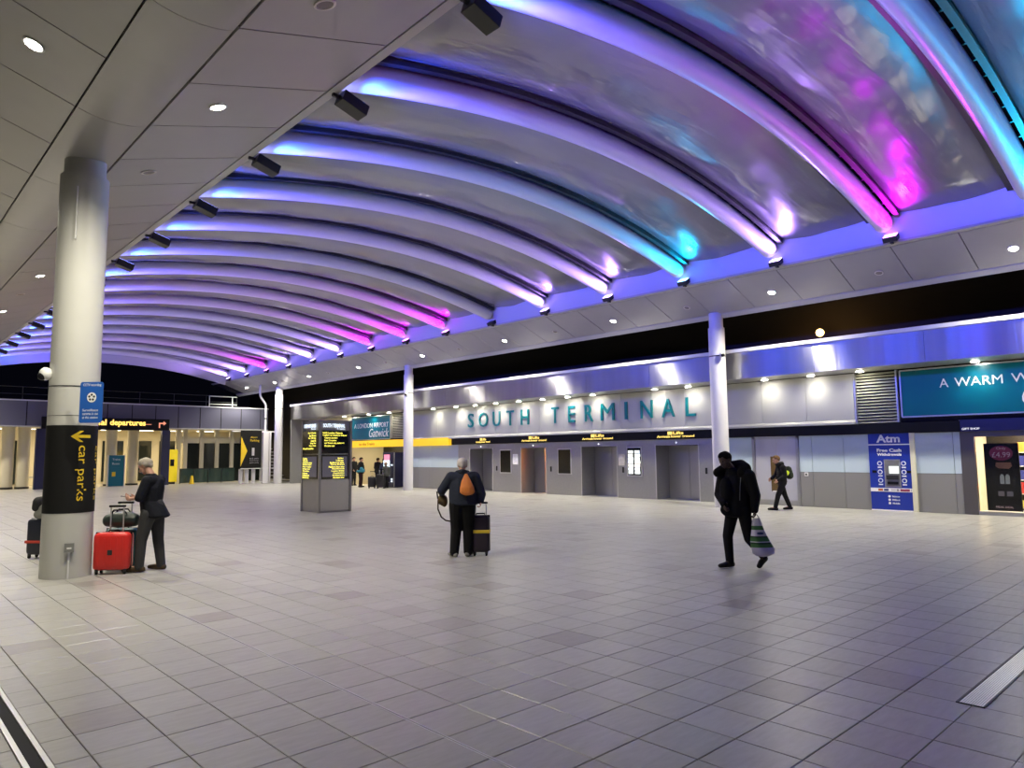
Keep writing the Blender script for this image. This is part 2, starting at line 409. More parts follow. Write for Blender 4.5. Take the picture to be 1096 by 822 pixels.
# gutter beams both sides and far end arch
Y0C, Y1C = -5.0, 50.2
MB().sweep([(19.08, 7.06), (19.14, 7.06), (19.4, 7.9), (18.93, 7.95), (18.93, 7.72)], Y0C, Y1C).build('gutter_beam', 'gutter', canopy)
MB().sweep([(4.98, 7.27), (5.06, 7.27), (4.96, 7.75), (4.96, 7.95), (4.5, 7.9)], Y0C, Y1C).build('gutter_beam', 'gutter', canopy)
arc_box(MB(), 49.35, 49.5, -.72, .3, 5.1, 18.95).build('end_arch_fascia', 'gutter', canopy)
arc_box(MB(), -4.6, -4.45, -.72, .3, 4.9, 18.95).build('end_arch_fascia', 'gutter', canopy)

# ================================================================== SOFFITS
ceil = structure('ceiling', 'grey metal soffit panels along both sides of the canopy', (0, 20, 6.5))
SP = 1.535
def strip_panels(xa, za, xb, zb, y_first, n, name='soffit_panel', g=.011, th=.03, material='soffit', SP=SP):
    """sloping panels between two long edges, one object each"""
    d = Vector((xb - xa, 0, zb - za)).normalized(); nrm = Vector((-d.z, 0, d.x))
    if nrm.z < 0: nrm = -nrm
    a = Vector((xa, 0, za)) + d * g; b = Vector((xb, 0, zb)) - d * g; up = nrm * th
    mb = MB().hexa([(a.x, g, a.z), (b.x, g, b.z), (b.x, SP - g, b.z), (a.x, SP - g, a.z), (a.x + up.x, g, a.z + up.z), (b.x + up.x, g, b.z + up.z), (b.x + up.x, SP - g, b.z + up.z), (a.x + up.x, SP - g, a.z + up.z)])
    first = mb.build(name, material, ceil); first.location.y = y_first
    for i in range(1, n):
        o = first.copy(); COL.objects.link(o); o.location.y = y_first + i * SP
SPL = 1.596
YS = 10.785 - 10 * SPL
NPAN = 36
YE = YS + NPAN * SPL
strip_panels(2.943, 6.615, 4.909, 7.208, YS, NPAN, SP=SPL)                      # left, inner
strip_panels(-1.664, 7.853, 2.018, 6.626, YS + .1, NPAN, SP=SPL)                # left, outer
strip_panels(20.9, 6.36, 19.25, 7.0, 7.79 - 8 * SP, NPAN)          # right
# dark backing above the panel joints
MB().hexa([(2.91, YS, 6.66), (4.95, YS, 7.275), (4.95, YE, 7.275), (2.91, YE, 6.66), (2.91, YS, 6.8), (4.9, YS, 7.4), (4.9, YE, 7.4), (2.91, YE, 6.8)]).build('soffit_backing', 'dark', ceil)
MB().hexa([(-1.66, YS, 7.91), (2.05, YS, 6.67), (2.05, YE, 6.67), (-1.66, YE, 7.91), (-1.66, YS, 8.05), (2.05, YS, 6.8), (2.05, YE, 6.8), (-1.66, YE, 8.05)]).build('soffit_backing', 'dark', ceil)
MB().hexa([(20.95, YS, 6.40), (19.2, YS, 7.07), (19.2, YE, 7.07), (20.95, YE, 6.40), (20.95, YS, 6.55), (19.2, YS, 7.2), (19.2, YE, 7.2), (20.95, YE, 6.55)]).build('soffit_backing', 'dark', ceil)
# lips
MB().sweep([(4.925, 7.208), (5.075, 7.229), (5.095, 7.28), (4.925, 7.28)], YS, YE).build('soffit_lip', 'soffit_white', ceil)
MB().sweep([(19.235, 7.0), (19.08, 7.02), (19.06, 7.08), (19.235, 7.07)], YS, YE).build('soffit_lip', 'soffit_white', ceil)
MB().sweep([(20.91, 6.345), (21.12, 6.24), (21.2, 6.26), (21.22, 6.5), (20.91, 6.45)], YS, YE).build('soffit_lip', 'soffit_white', ceil)
# curved beam cover over the left column line, in lengths
def beam_cover(ya, yb):
    pr = []
    for i in range(13):
        tt = i / 12; x = 2.033 + (2.928 - 2.033) * tt; pr.append((x, 6.626 - .08 * math.sin(PI * tt) ** .8))
    for i in range(12, -1, -1): x, z = pr[i]; pr.append((x, z + .03))
    return MB().sweep(pr, ya, yb)
BL = SPL * 2
first = beam_cover(.005, BL - .005).build('beam_cover', 'soffit', ceil, smooth=True); first.location.y = YS + .1
for i in range(1, NPAN // 2):
    o = first.copy(); COL.objects.link(o); o.location.y = YS + .1 + i * BL
MB().box(1.98, 2.98, YS, YE, 6.68, 6.74).build('soffit_backing', 'dark', ceil)
# roof deck above the outer left soffit so no sky shows through the joints
MB().box(-1.8, -1.66, YS, YE, 7.6, 8.1).build('soffit_edge', 'soffit_white', ceil)

ORD = ['first', 'second', 'third', 'fourth', 'fifth', 'sixth', 'seventh', 'eighth', 'ninth', 'tenth', 'eleventh', 'twelfth', 'thirteenth', 'fourteenth', 'fifteenth', 'sixteenth', 'seventeenth', 'eighteenth']
_cnt = {}
def nth(key, p, frm='nearest the viewer'):
    q = project(p)
    if q is None or not (-4 < q[0] < 1100 and -4 < q[1] < 826): return ', outside the picture'
    _cnt[key] = _cnt.get(key, 0) + 1; i = _cnt[key]
    return ', ' + (frm if i == 1 and 'nearest' in frm else ORD[i - 1] + ' ' + frm if 'nearest' in frm else ORD[i - 1] + ' ' + frm)
# ================================================================== DOWNLIGHTS AND SPEAKERS
def on_left_in(x): return 6.615 + (x - 2.943) * .593 / 1.966, .593 / 1.966
def on_left_out(x): return 6.626 + (2.018 - x) * 1.227 / 3.682, -1.227 / 3.682
def on_right(x): return 7.0 - (x - 19.25) * .64 / 1.65, -.64 / 1.65
def fixture(name, label, cat, x, y, zs, r, lens, group):
    z, sl = zs; t = thing(name, label + nth(group, (x, y, z)), cat, (x, y, z - .005), group=group); t.rotation_euler = (0, -math.atan(sl), 0)
    MB().lathe([(r, .0), (r * 1.0, -.012), (r * .8, -.014), (r * .76, 0.0)], n=28).build('trim_ring', 'ring' if lens == 'speaker' else 'white', t, world=False, smooth=True)
    MB().lathe([(r * .76, -.003), (r * .76, -.006), (r * .3, -.010)], n=24).build('grille' if lens == 'speaker' else 'lens', lens, t, world=False, smooth=True)
    return t
WARM = (1.0, 0.94, 0.77)
for k in range(0, 7):
    y = 9.96 + 6.415 * k; z = on_left_in(3.6)
    fixture('downlight', 'lit round downlight in the inner left soffit', 'downlight', 3.6, y, z, .125, 'lamp', 'lit downlights of the inner left soffit')
    spot('downlight_beam', (3.6, y, z[0] - .06), (3.65, y, 0), P_LEFT, WARM, 150, .8, .1)
    y = 9.94 + 6.415 * k; z = on_left_out(1.37)
    fixture('downlight', 'lit round downlight in the outer left soffit', 'downlight', 1.37, y, z, .125, 'lamp', 'lit downlights of the outer left soffit')
    spot('downlight_beam', (1.37, y, z[0] - .06), (1.3, y, 0), P_LEFT, WARM, 150, .8, .1)
    y = 6.81 + 6.32 * k
    fixture('ceiling_speaker', 'unlit round speaker in the left soffit', 'speaker', 3.59, y, on_left_in(3.59), .125, 'speaker', 'ceiling speakers of the left soffit')
for k, y in enumerate((-2.23, 3.84, 9.98, 16.1, 22.0, 27.95, 33.9, 39.6, 44.35, 48.8)):
    z = on_right(20.25)
    fixture('downlight', 'lit round downlight in the right soffit over the facade', 'downlight', 20.25, y, z, .12, 'lampcool', 'lit downlights of the right soffit')
    spot('downlight_beam', (20.25, y, z[0] - .06), (20.0, y, 0), P_RIGHT, (1.0, .94, .76), 150, .8, .06)
    if k > 7: continue
    y = .83 + 6.07 * k
    fixture('ceiling_speaker', 'unlit round speaker in the right soffit', 'speaker', 20.25, y, on_right(20.25), .11, 'speaker', 'ceiling speakers of the right soffit')

# ================================================================== FLOODLIGHTS
FC = {'cyan': (0.0, .50, 1.0), 'magenta': (.75, .0, 1.0), 'violet': (.45, .25, 1.0), 'blue': (.02, .07, 1.0)}
fcol = {-3: 'violet', -2: 'cyan', -1: 'cyan', 0: 'magenta', 1: 'violet', 2: 'cyan', 3: 'violet', 4: 'violet', 5: None, 6: 'magenta', 7: 'magenta', 8: 'magenta', 9: 'violet', 10: 'violet', 11: 'violet', 12: 'magenta', 13: 'violet', 14: 'violet'}
for c, v in FC.items(): M['lens_' + c] = emat('flood_lens_' + c, tuple(min(1, a * .8 + .25) for a in v), 7.0)
for i, y in enumerate(RIBY):
    k = i - 3; c = fcol[k]
    lab = 'box floodlight glowing %s at a right rib foot' % c + nth(c, (18.98, y - .12, 7.12)) if c else 'unlit dark box floodlight on the right gutter between lit ones'
    t = thing('floodlight', lab, 'floodlight', (18.98, y - .12, 7.12), group=('%s floodlights on the right gutter' % c) if c else None)
    b = MB().rbox(-.13, .13, -.17, .17, -.05, .09, .015); b.xf(Matrix.Rotation(-.55, 4, 'Y')); b.build('housing', 'darkmetal', t, world=False)
    MB().box(-.03, .1, -.03, .03, -.12, -.02).build('bracket', 'darkmetal', t, world=False)
    if c:
        b = MB().box(-.11, .11, -.15, .15, .088, .098); b.xf(Matrix.Rotation(-.55, 4, 'Y')); b.build('lens', 'lens_' + c, t, world=False)
        spot('flood_beam', (18.80, y - .28, 7.24), (12.5, y - .1, 8.3), P_FLOOD * 2.6, FC[c], 38, 1.0, .08)
        spot('flood_beam', (18.82, y - .30, 7.22), (16.9, y - .62, 8.55), P_FLOOD, FC[c], 92, .9, .08)
    t = thing('floodlight', 'dark box floodlight on the left gutter edge' + nth('leftflood', (5.3, y, 7.17)), 'floodlight', (5.22, y - .1, 7.17), group='dark floodlights along the left gutter')
    b = MB().rbox(-.1, .34, -.13, .13, -.09, .09, .012); b.xf(Matrix.Rotation(.30, 4, 'Y')); b.build('housing', 'darkmetal', t, world=False)
    b = MB().box(-.08, .3, -.11, .11, .09, .096); b.xf(Matrix.Rotation(.30, 4, 'Y')); b.build('lens', 'lens_blue', t, world=False)
    MB().box(-.22, -.06, -.02, .02, .0, .05).build('bracket', 'darkmetal', t, world=False)
    spot('flood_beam', (5.42, y - .1, 7.28), (11.0, y - .05, 8.25), P_BLUE * 3.4, (.10, .07, 1.0), 40, 1.0, .1)
    spot('flood_beam', (5.42, y - .1, 7.28), (9.4, y - .7, 8.55), P_BLUE, FC['blue'], 96, 1.0, .1)

# ================================================================== COLUMNS
def column(label, x, y, r, top, camera_side=None):
    t = thing('support_column', label, 'column', (x, y, 0))
    MB().lathe([(r, 0), (r, top - .5)], (x, y, 0), 40).build('shaft', 'colwhite', t, smooth=True)
    MB().lathe([(r * .86, top - .5), (r * .86, top)], (x, y, 0), 32).build('neck', 'colwhite', t, smooth=True)
    MB().lathe([(r * 1.012, 4.93), (r * 1.012, 4.96)], (x, y, 0), 32).build('clamp_band', 'darkmetal', t, smooth=True)
    return t
column('white round column on the right standing behind the man in the black coat', 20.95, 12.32, .265, 6.4)
column('white round column beside the vending machine, mid distance', 20.95, 30.11, .25, 6.4)
column('white round column farthest away beside the external stairs', 20.95, 45.1, .27, 6.4)
def cctv(label, loc, d):
    t = thing('security_camera', label, 'security camera', loc); d = Vector(d).normalized(); p = Vector(loc)
    MB().ball(p, (.09, .09, .10), 16, 12).build('dome', 'white', t, smooth=True)
    MB().ball(p + d * .05 + Vector((0, 0, -.04)), .062, 16, 12).build('lens', 'black', t, smooth=True)
    MB().tube([p - d * .2, p], .035, 12).build('mount', 'white', t, smooth=True)
cctv('small white security camera on the right column', (20.72, 12.0, 4.98), (-.6, -.7, 0))
cctv('small white security camera on the mid distance column', (20.7, 29.95, 4.9), (-1, -.2, 0))

# big column in the left foreground
CX, CY, CRAD = 2.56, 12.79, .345
t = thing('support_column', 'large white round column at left with black wayfinding wrap', 'column', (CX, CY, 0))
MB().lathe([(CRAD, 0), (CRAD, 6.30)], (CX, CY, 0), 48).build('shaft', 'column', t, smooth=True)
MB().lathe([(CRAD * .86, 6.30), (CRAD * .86, 6.7)], (CX, CY, 0), 40).build('neck', 'column', t, smooth=True)
w = MB().lathe([(CRAD + .004, .97), (CRAD + .004, 2.30)], (CX, CY, 0), 48, cap=False).build('sign_wrap', 'blackmatt', t, smooth=True); w['label'] = 'black wrap reading car parks with a yellow arrow'
MB().lathe([(CRAD + .003, 2.445), (CRAD + .003, 2.452)], (CX, CY, 0), 40, cap=False).build('joint_line', 'darkmetal', t, smooth=True)
MB().lathe([(CRAD + .006, 2.895), (CRAD + .006, 2.91)], (CX, CY, 0), 40, cap=False).build('cable_tie', 'darkmetal', t, smooth=True)
toCam = math.atan2(-CY, -CX)      # direction from the column axis to the viewer
def wrap_pt(u, z, r=CRAD + .008): # u = metres to the right of the axis as seen from the plaza
    a = toCam + math.asin(max(-.99, min(.99, u / CRAD))); return (CX + r * math.cos(a), CY + r * math.sin(a), z)
def wrap_text(s, u0, h, z_top, length):
    v, f, x0, x1, y0, y1 = text_geo(s); sc = length / (x1 - x0); sy = h / (y1 - y0)
    return MB().add([wrap_pt(u0 + (y - y0) * sy, z_top - (x - x0) * sc) for x, y in v], f)
wrap_text('car parks', .055, .155, 1.99, .84).build('lettering', 'yellow', w)
wrap_text('car parks', .300, .04, 1.99, .84).build('lettering', 'yellow', w)
ar = [(-.02, 0), (.10, .085), (.145, .085), (.075, .022), (.235, .022), (.235, -.022), (.075, -.022), (.145, -.085), (.10, -.085)]
bm = bmesh.new(); av = [bm.verts.new((x, y, 0)) for x, y in ar]
for q in ((0, 1, 2, 3), (0, 3, 6), (3, 4, 5, 6), (0, 6, 7, 8)): bm.faces.new([av[i] for i in q])
bmesh.ops.triangulate(bm, faces=bm.faces[:]); bmesh.ops.subdivide_edges(bm, edges=bm.edges[:], cuts=6, use_grid_fill=True)
arrow = MB().frombm(bm); arrow.v = [wrap_pt(.0 + x, 2.13 + y) for x, y, _ in arrow.v]; arrow.build('arrow', 'yellow', w)
sx, sy, _ = wrap_pt(.03, 0, CRAD + .03)
dirv = Vector((math.cos(toCam), math.sin(toCam), 0)); side = Vector((-dirv.y, dirv.x, 0))
def oriented_box(mb, c, d, s, hw, hd, z0, z1):
    c = Vector(c); P = [c - s * hw - d * hd, c + s * hw - d * hd, c + s * hw + d * hd, c - s * hw + d * hd]
    return mb.hexa([(p.x, p.y, z0) for p in P] + [(p.x, p.y, z1) for p in P])
so = oriented_box(MB(), (sx, sy, 0), dirv, side, .062, .035, .40, .53).build('socket_box', mat('socket_grey', (.22, .22, .21), .5), t)
oriented_box(MB(), (sx + dirv.x * .036, sy + dirv.y * .036, 0), dirv, side, .03, .006, .445, .47).build('socket_flap', 'white', so)
oriented_box(MB(), (sx - dirv.x * .02, sy - dirv.y * .02, 0), dirv, side, .012, .012, 0, .40).build('conduit', 'white', t)
sp = wrap_pt(-.09, 0, CRAD + .02); MB().tube([(sp[0], sp[1], 6.05), (sp[0], sp[1], 5.2)], .012, 8).build('cable', 'white', t)
cp = wrap_pt(-.33, 3.09, CRAD + .06); cctv('white dome security camera on the left foreground column', cp, side * -1 + dirv * .5)
# blue notice fixed to the column
bs = thing('notice_sign', 'blue rounded notice with white writing on the left column', 'sign', (2.78, 12.40, 2.3))
R0 = Vector((math.cos(YAW), -math.sin(YAW), 0)); N0 = -Vector((math.sin(YAW), math.cos(YAW), 0))
o0 = Vector((2.53, 12.24, 2.325))
pw, ph, rr = .345, .62, .035
poly = []
for cx_, cy_, a0 in ((pw - rr, rr, -90), (pw - rr, ph - rr, 0), (rr, ph - rr, 90), (rr, rr, 180)):
    for k in range(5): a = math.radians(a0 + 22.5 * k); poly.append((cx_ + rr * math.cos(a), cy_ + rr * math.sin(a)))
MB().prism(poly, o0, R0, WZ, N0, .012).build('plate', 'blue', bs)
fo = o0 + N0 * .0125
l = MB(); text(l, 'CCTV recording', fo + R0 * .045 + Vector((0, 0, .545)), R0, WZ, w=.27, h=.05, depth=.002)
for i, s in enumerate(('Surveillance', 'cameras in use', 'at this station')): text(l, s, fo + R0 * .05 + Vector((0, 0, .175 - .055 * i)), R0, WZ, w=.235, h=.036, depth=.002)
l.build('lettering', 'signwhite', bs)
disc = [(.18 + .07 * math.cos(a * PI / 12), .385 + .075 * math.sin(a * PI / 12)) for a in range(24)]
MB().prism(disc, fo, R0, WZ, N0, .003).build('emblem', 'signwhite', bs)
l = MB()
for k in range(5):
    a = 2 * PI * k / 5 + .3; c = (.18 + .038 * math.cos(a), .385 + .04 * math.sin(a))
    l.prism([(c[0] + .017 * math.cos(b), c[1] + .017 * math.sin(b)) for b in [i * PI / 4 for i in range(8)]], fo + N0 * .003, R0, WZ, N0, .002)
l.build('emblem_marks', 'darkmetal', bs)
MB().tube([Vector((CX, CY, 2.62)) + R0 * .2, o0 - N0 * .42 + R0 * .06 + Vector((0, 0, .3)), o0 - N0 * .002 + R0 * .06 + Vector((0, 0, .3))], .018, 8).build('bracket', 'darkmetal', bs)

# ================================================================== RIGHT-HAND FACADE
XW, XF, ZB, ZO = 22.8, 21.45, 2.29, 4.2
wall = structure('wall_right', 'terminal facade with steel fascia, pale cladding and glass panels', (XW, 15, 0))
def pan(name, y0, y1, z0, z1, m, x=XW, th=.05, g=.006, parent=None): return MB().box(x, x + th, min(y0, y1) + g, max(y0, y1) - g, z0 + g, z1 - g).build(name, m, parent or wall)
MID = 1.11
low = [(44.3, 41.7), (41.7, 39.1), (33.0, 31.75), (31.75, 30.7), (30.7, 28.35), (13.6, 12.2), (10.56, 10.13), (10.13, 9.13), (9.13, 8.34), (7.12, 6.1), (6.1, 5.92)]
for a, b in low:
    pan('glass_panel', a, b, MID, ZB, 'glasspanel'); pan('granite_panel', a, b, 0, MID, 'granite')
    MB().box(XW + .05, XW + .12, b, a, 0, ZB).build('wall_backing', 'dark', wall)
# lifts
lifts = [(27.4, 25.72), (23.7, 22.13), (20.0, 18.12), (16.2, 14.34)]
solid = [(28.35, 27.4), (25.72, 23.7), (22.13, 20.0), (18.12, 16.2), (14.34, 13.6)]
for a, b in solid:
    pan('steel_panel', a, b, 0, 2.05, 'liftsteel'); MB().box(XW + .05, XW + .95, b + .02, a - .02, 0, ZB).build('wall_backing', 'liftsteel', wall)
ed = [28.35, 25.9, 24.2, 21.2, 19.0, 17.4, 15.3, 13.6]
for a, b in zip(ed[:-1], ed[1:]): pan('header_panel', a, b, 2.05, ZB, 'liftsteel')
MB().box(XW + .05, XW + .95, 13.6, 28.35, 2.06, ZB).build('header_backing', 'darkmetal', wall)
M['liftglow'] = mat('lift_cabin_wood', (.45, .20, .05), .5, noise=.2, nscale=4, stretch=(1, 1, .2))
for i, (a, b) in enumerate(lifts):
    d = structure('door_%d' % (i + 1), ['lift entrance nearest the yellow band with pale doors', 'lift entrance with a part open door showing a wooden cabin', 'lift entrance with closed doors left of the lit display', 'lift entrance nearest the right column with closed steel doors'][i], (XW + .9, (a + b) / 2, 0))
    m = (a + b) / 2; XB = XW + .85
    MB().box(XW, XB, b, a, -.013, .004).build('threshold', 'liftsteel', d)
    if i == 1:
        MB().box(XB, XB + .04, m + .1, a, 0.004, 2.05).build('door_leaf', 'liftdoor', d)
        MB().box(XB, XB + 1.5, b, b + .03, 0.004, 2.05).build('cabin_side', 'liftglow', d); MB().box(XB + 1.45, XB + 1.5, b, a, 0.004, 2.05).build('cabin_back', 'liftglow', d)
        MB().box(XB + .05, XB + 1.5, a - .03, a, 0.004, 2.05).build('cabin_side', 'liftglow', d)
        MB().box(XB + .04, XB + 1.5, b, a, 2.05, 2.1).build('cabin_ceiling', 'white', d); MB().box(XB, XB + 1.5, b, a, -.02, .004).build('cabin_floor', 'darkmetal', d)
        MB().tube([(XB + 1.38, b + .1, 1.0), (XB + 1.38, a - .1, 1.0)], .02, 8).build('handrail', 'metal', d)
        area('cabin_light', (XB + .8, m, 2.02), (XB + .8, m, 0), 60, (1, .62, .25), .8, .8)
    else:
        mm = 'cream' if i == 0 else 'liftdoor'  # first lift: warm light on the right leaf is put in as cream colour
        MB().box(XB, XB + .04, m + .006, a, 0.004, 2.05).build('door_leaf', 'liftdoor', d); MB().box(XB, XB + .04, b, m - .006, 0.004, 2.05).build('door_leaf', mm, d)
    MB().box(XW - .012, XW + .0, b - .04, b + .0, 0, 2.08).build('jamb', 'metal', d); MB().box(XW - .012, XW + .0, a, a + .04, 0, 2.08).build('jamb', 'metal', d)
    MB().lathe([(.02, -.012), (.02, .0)], n=12).xf(Matrix.Translation((XW - .006, m, 2.16)) @ Matrix.Rotation(PI / 2, 4, 'Y')).build('indicator_lamp', emat('indicator_%d' % i, (1, 1, 1), 4), d)
    MB().box(XW - .02, XW, b - .36, b - .28, 1.0, 1.22).build('call_panel', 'darkmetal', d)
# black band and lettering over the lifts
MB().box(XW - .12, XW + .95, 8.0, 28.75, ZB, 2.60).build('black_band', 'black', wall)
MB().box(XW - .12, XW + .3, 5.86, 8.0, ZB, 2.60).build('black_band', 'black', wall)
MB().sweep([(XW - .20, 2.60), (XW - .20, 2.66), (XW - .14, 2.74), (XW + .1, 2.74), (XW + .1, 2.60)], 8.66, 33.0).build('ledge', 'whitepanel', wall)
M['litletter'] = emat('lit_yellow_letter', (1.0, .72, .16), 1.5)
for i, (y0, y1) in enumerate(((26.8, 25.75), (23.55, 21.95), (19.85, 18.2), (16.05, 14.4))):
    s = thing('lift_sign', ['yellow lit lettering on black over the leftmost lift', 'yellow lit lettering on black over the lift with the open door', 'yellow lit lettering on black left of the lit display', 'yellow lit lettering on black over the rightmost lift'][i], 'sign', (XW - .13, (y0 + y1) / 2, 2.3))
    m = (y0 + y1) / 2; w = y0 - y1
    text(MB(), 'Lifts', (XW - .122, m + w * .05, 2.455), WX, WZ, w=w * .27, h=.12, depth=.006, bold=.02).build('lettering', 'litletter', s)
    for t_, a_, b_, z_, h_ in (('Arrivals', 0, .365, 2.345, .09), ('lower', .39, .655, 2.345, .09), ('ground', .685, 1.0, 2.325, .11)): text(MB(), t_, (XW - .122, y0 - w * a_, z_), WX, WZ, w=w * (b_ - a_), h=h_, depth=.006, bold=.02).build('lettering', 'litletter', s)
    MB().box(XW - .128, XW - .121, m + w * .08, m + w * .2, 2.455, 2.57).build('lift_symbol', 'litletter', s)
# pale cladding panels
y = 33.0
while y > 8.7:
    n = max(8.66, y - 1.52); pan('cladding_panel', y, n, 2.74, ZO - .02, 'whitepanel', XW - .1); y = n
for a, b in ((44.3, 41.7), (41.7, 38.75)): pan('cladding_panel', a, b, 2.74, ZO - .02, 'cream', XW - .1); pan('brown_strip', a, b, ZB, 2.74, mat('brown_strip', (.25, .12, .02), .5), XW - .1)
MB().box(XW - .04, XW + .3, -4, 44.3, ZO - .02, ZO + .02).build('wall_backing', 'dark', wall)
MB().box(XW - .03, XW + .1, 5.9, 44.3, 2.62, ZO).build('wall_backing', 'dark', wall)
MB().box(XW - .03, XW + .1, -4, 5.9, 2.62, ZO).build('wall_backing', 'dark', wall)
# steel overhang fascia, coping, soffit of the overhang
y = 6.27 - 4 * 3.06
while y < 44.3:
    n = min(44.4, y + 3.06); MB().box(XF, XF + .04, y + .006, n - .006, ZO, 5.08).build('fascia_panel', 'steel', wall); y = n
MB().box(XF + .04, XF + .1, -6, 44.4, ZO + .02, 5.08).build('fascia_backing', 'dark', wall)
MB().sweep([(XF - .07, 5.08), (XF - .07, 5.19), (XF + .25, 5.22), (XF + .25, 5.08)], -6, 44.4).build('coping', 'coping', wall)
MB().box(XF + .002, XW + .4, -6, 44.4, ZO - .005, ZO + .015).build('overhang_soffit', mat('overhang_steel', (.45, .44, .42), .35, .6), wall)
MB().box(XF + .1, 26.0, -6, 44.4, 5.02, 5.07).build('flat_roof', 'dark', wall)
MB().box(XF, 23.2, 44.3, 44.4, 0, 5.1).build('end_wall', 'granite', wall)
MB().box(25.2, 26.2, -20, 60, 0, 8.2).build('upper_storey', mat('upper_storey_dark', (.02, .017, .014), .8), wall)
for k, y in enumerate((38.9, 36.1, 34.0, 29.8, 27.9, 26.4, 24.9, 23.3, 21.8, 20.3, 18.9, 15.83, 14.35, 11.38, 9.82, 8.32, 5.3, 3.6)):
    t = thing('overhang_light', 'lit oval downlight under the steel overhang' + nth('over', (22.3, y, ZO), 'from the left'), 'downlight', (22.3, y, ZO), group='downlights under the steel overhang')
    b = MB().lathe([(.125, -.006), (.125, -.02), (.10, -.03)], (22.3, y, ZO), 24); b.build('trim_ring', 'white', t, smooth=True)
    MB().lathe([(.10, -.028), (.10, -.034), (.04, -.037)], (22.3, y, ZO), 20).build('lens', 'lampcool', t, smooth=True)
    spot('overhang_beam', (22.3, y, ZO - .07), (22.1, y, 0), P_OVER, (1, .96, .70), 150, 1.0, .06)
t = thing('roof_lamp', 'bright orange glowing lamp on the flat roof above the fascia', 'lamp', (24.2, 10.26, 5.07))
MB().tube([(24.2, 10.26, 5.07), (24.2, 10.26, 5.75)], .03, 8).build('post', 'darkmetal', t)
MB().ball((24.2, 10.26, 5.84), .13, 16, 12).build('globe', emat('sodium_globe', (1, .55, .16), 14), t, smooth=True)
pl_ = bpy.data.lights.new('sodium_light', 'POINT'); pl_.energy = 60; pl_.color = (1, .55, .18); pl_.shadow_soft_size = .15
po = bpy.data.objects.new('sodium_light', pl_); COL.objects.link(po); po.location = (24.0, 10.26, 5.85)

# SOUTH TERMINAL letters, each one lifted off the cladding
sg = thing('terminal_sign', 'large teal letters reading SOUTH TERMINAL on the pale cladding', 'sign', (XW - .14, 20.8, 3.1))
XL_ = XW - .112
for ch, a, b in [('S', 27.39, 26.96), ('O', 26.55, 25.88), ('U', 25.51, 24.99), ('T', 24.54, 24.04), ('H', 23.56, 23.04), ('T', 21.62, 21.17), ('E', 20.6, 20.21), ('R', 19.65, 19.22), ('M', 18.79, 18.08), ('I', 17.55, 17.42), ('N', 16.77, 16.2), ('A', 15.78, 15.2), ('L', 14.71, 14.29)]:
    text(MB(), ch, (XL_, a, 3.12), WX, WZ, w=a - b, h=.70, depth=.05).build('letter', 'tealletter', sg)
# louvres
def louvre(label, a, b, z0, z1):
    t = thing('louvre_vent', label, 'vent', (XW - .1, (a + b) / 2, z0)); MB().box(XW - .02, XW + .02, b, a, z0, z1).build('backing', 'dark', t)
    for yy in (a, b): MB().box(XW - .14, XW - .02, yy - .025, yy + .025, z0, z1).build('frame_side', 'metal', t)
    n = 17; h = (z1 - z0) / n; f = None
    for i in range(n):
        z = z0 + i * h
        MB().hexa([(XW - .12, b + .03, z), (XW - .03, b + .03, z + h * .5), (XW - .03, a - .03, z + h * .5), (XW - .12, a - .03, z), (XW - .12, b + .03, z + .012), (XW - .03, b + .03, z + h * .5 + .012), (XW - .03, a - .03, z + h * .5 + .012), (XW - .12, a - .03, z + .012)]).build('slat', 'louvre', t)
M['louvre'] = mat('louvre_aluminium', (.62, .60, .48), .35, .3)
louvre('horizontal slatted metal vent left of the large teal banner', 8.64, 7.44, 2.62, ZO - .02)
louvre('horizontal slatted metal vent left of the mid distance column', 34.3, 33.05, 2.74, ZO - .02)
# teal banners
def flatsign(name, label, a, b, z0, z1, m, x=XW - .1, frame='metal', cat='sign'):
    t = thing(name, label, cat, (x, (a + b) / 2, z0)); MB().box(x, x + .03, b, a, z0, z1).build('panel', m, t)
    for p in ((b, a, z1 - .02, z1 + .02), (b, a, z0 - .02, z0 + .02)): MB().box(x - .015, x + .03, p[0], p[1], p[2], p[3]).build('frame_rail', frame, t)
    for yy in (a, b): MB().box(x - .015, x + .03, yy - .02, yy + .02, z0, z1).build('frame_rail', frame, t)
    return t
t = flatsign('teal_banner', 'wide teal banner reading A WARM W over the shop front', 7.34, -1.5, 2.76, 4.13, 'tealsign')
l = MB(); xx = XW - .102
text(l, 'A', (xx, 6.31, 3.56), WX, WZ, w=.23, h=.25, depth=.006); text(l, 'WARM', (xx, 5.93, 3.56), WX, WZ, w=1.15, h=.25, depth=.006); text(l, 'WELCOME', (xx, 4.59, 3.57), WX, WZ, w=2.0, h=.25, depth=.006)
text(l, 'Gatwick', (xx, 4.42, 2.98), WX, WZ, w=1.4, h=.42, depth=.006, italic=.2); l.build('lettering', 'signwhite', t)
t = flatsign('teal_banner', 'small teal airport name banner above the far entrance', 38.7, 34.45, 2.72, 4.1, 'tealsign')
l = MB(); text(l, 'A LONDON AIRPORT', (xx, 38.38, 3.42), WX, WZ, w=3.76, h=.28, depth=.006); text(l, 'Gatwick', (xx, 36.74, 2.86), WX, WZ, w=2.1, h=.5, depth=.006, italic=.25); l.build('lettering', 'signwhite', t)
# yellow band
t = thing('yellow_band_sign', 'long yellow lit sign band beside the entrance', 'sign', (XW - .2, 34, 2.3))
MB().box(XW - .22, XW + .05, 28.9, 39.0, 2.27, 2.66).build('light_box', mat('yellow_lightbox', (.8, .52, .02), .4, emit=(1, .62, .03), estr=.75), t)
l = MB(); text(l, 'to the Trains', (XW - .222, 37.6, 2.38), WX, WZ, w=1.7, h=.16, depth=.004); l.build('lettering', 'black', t)
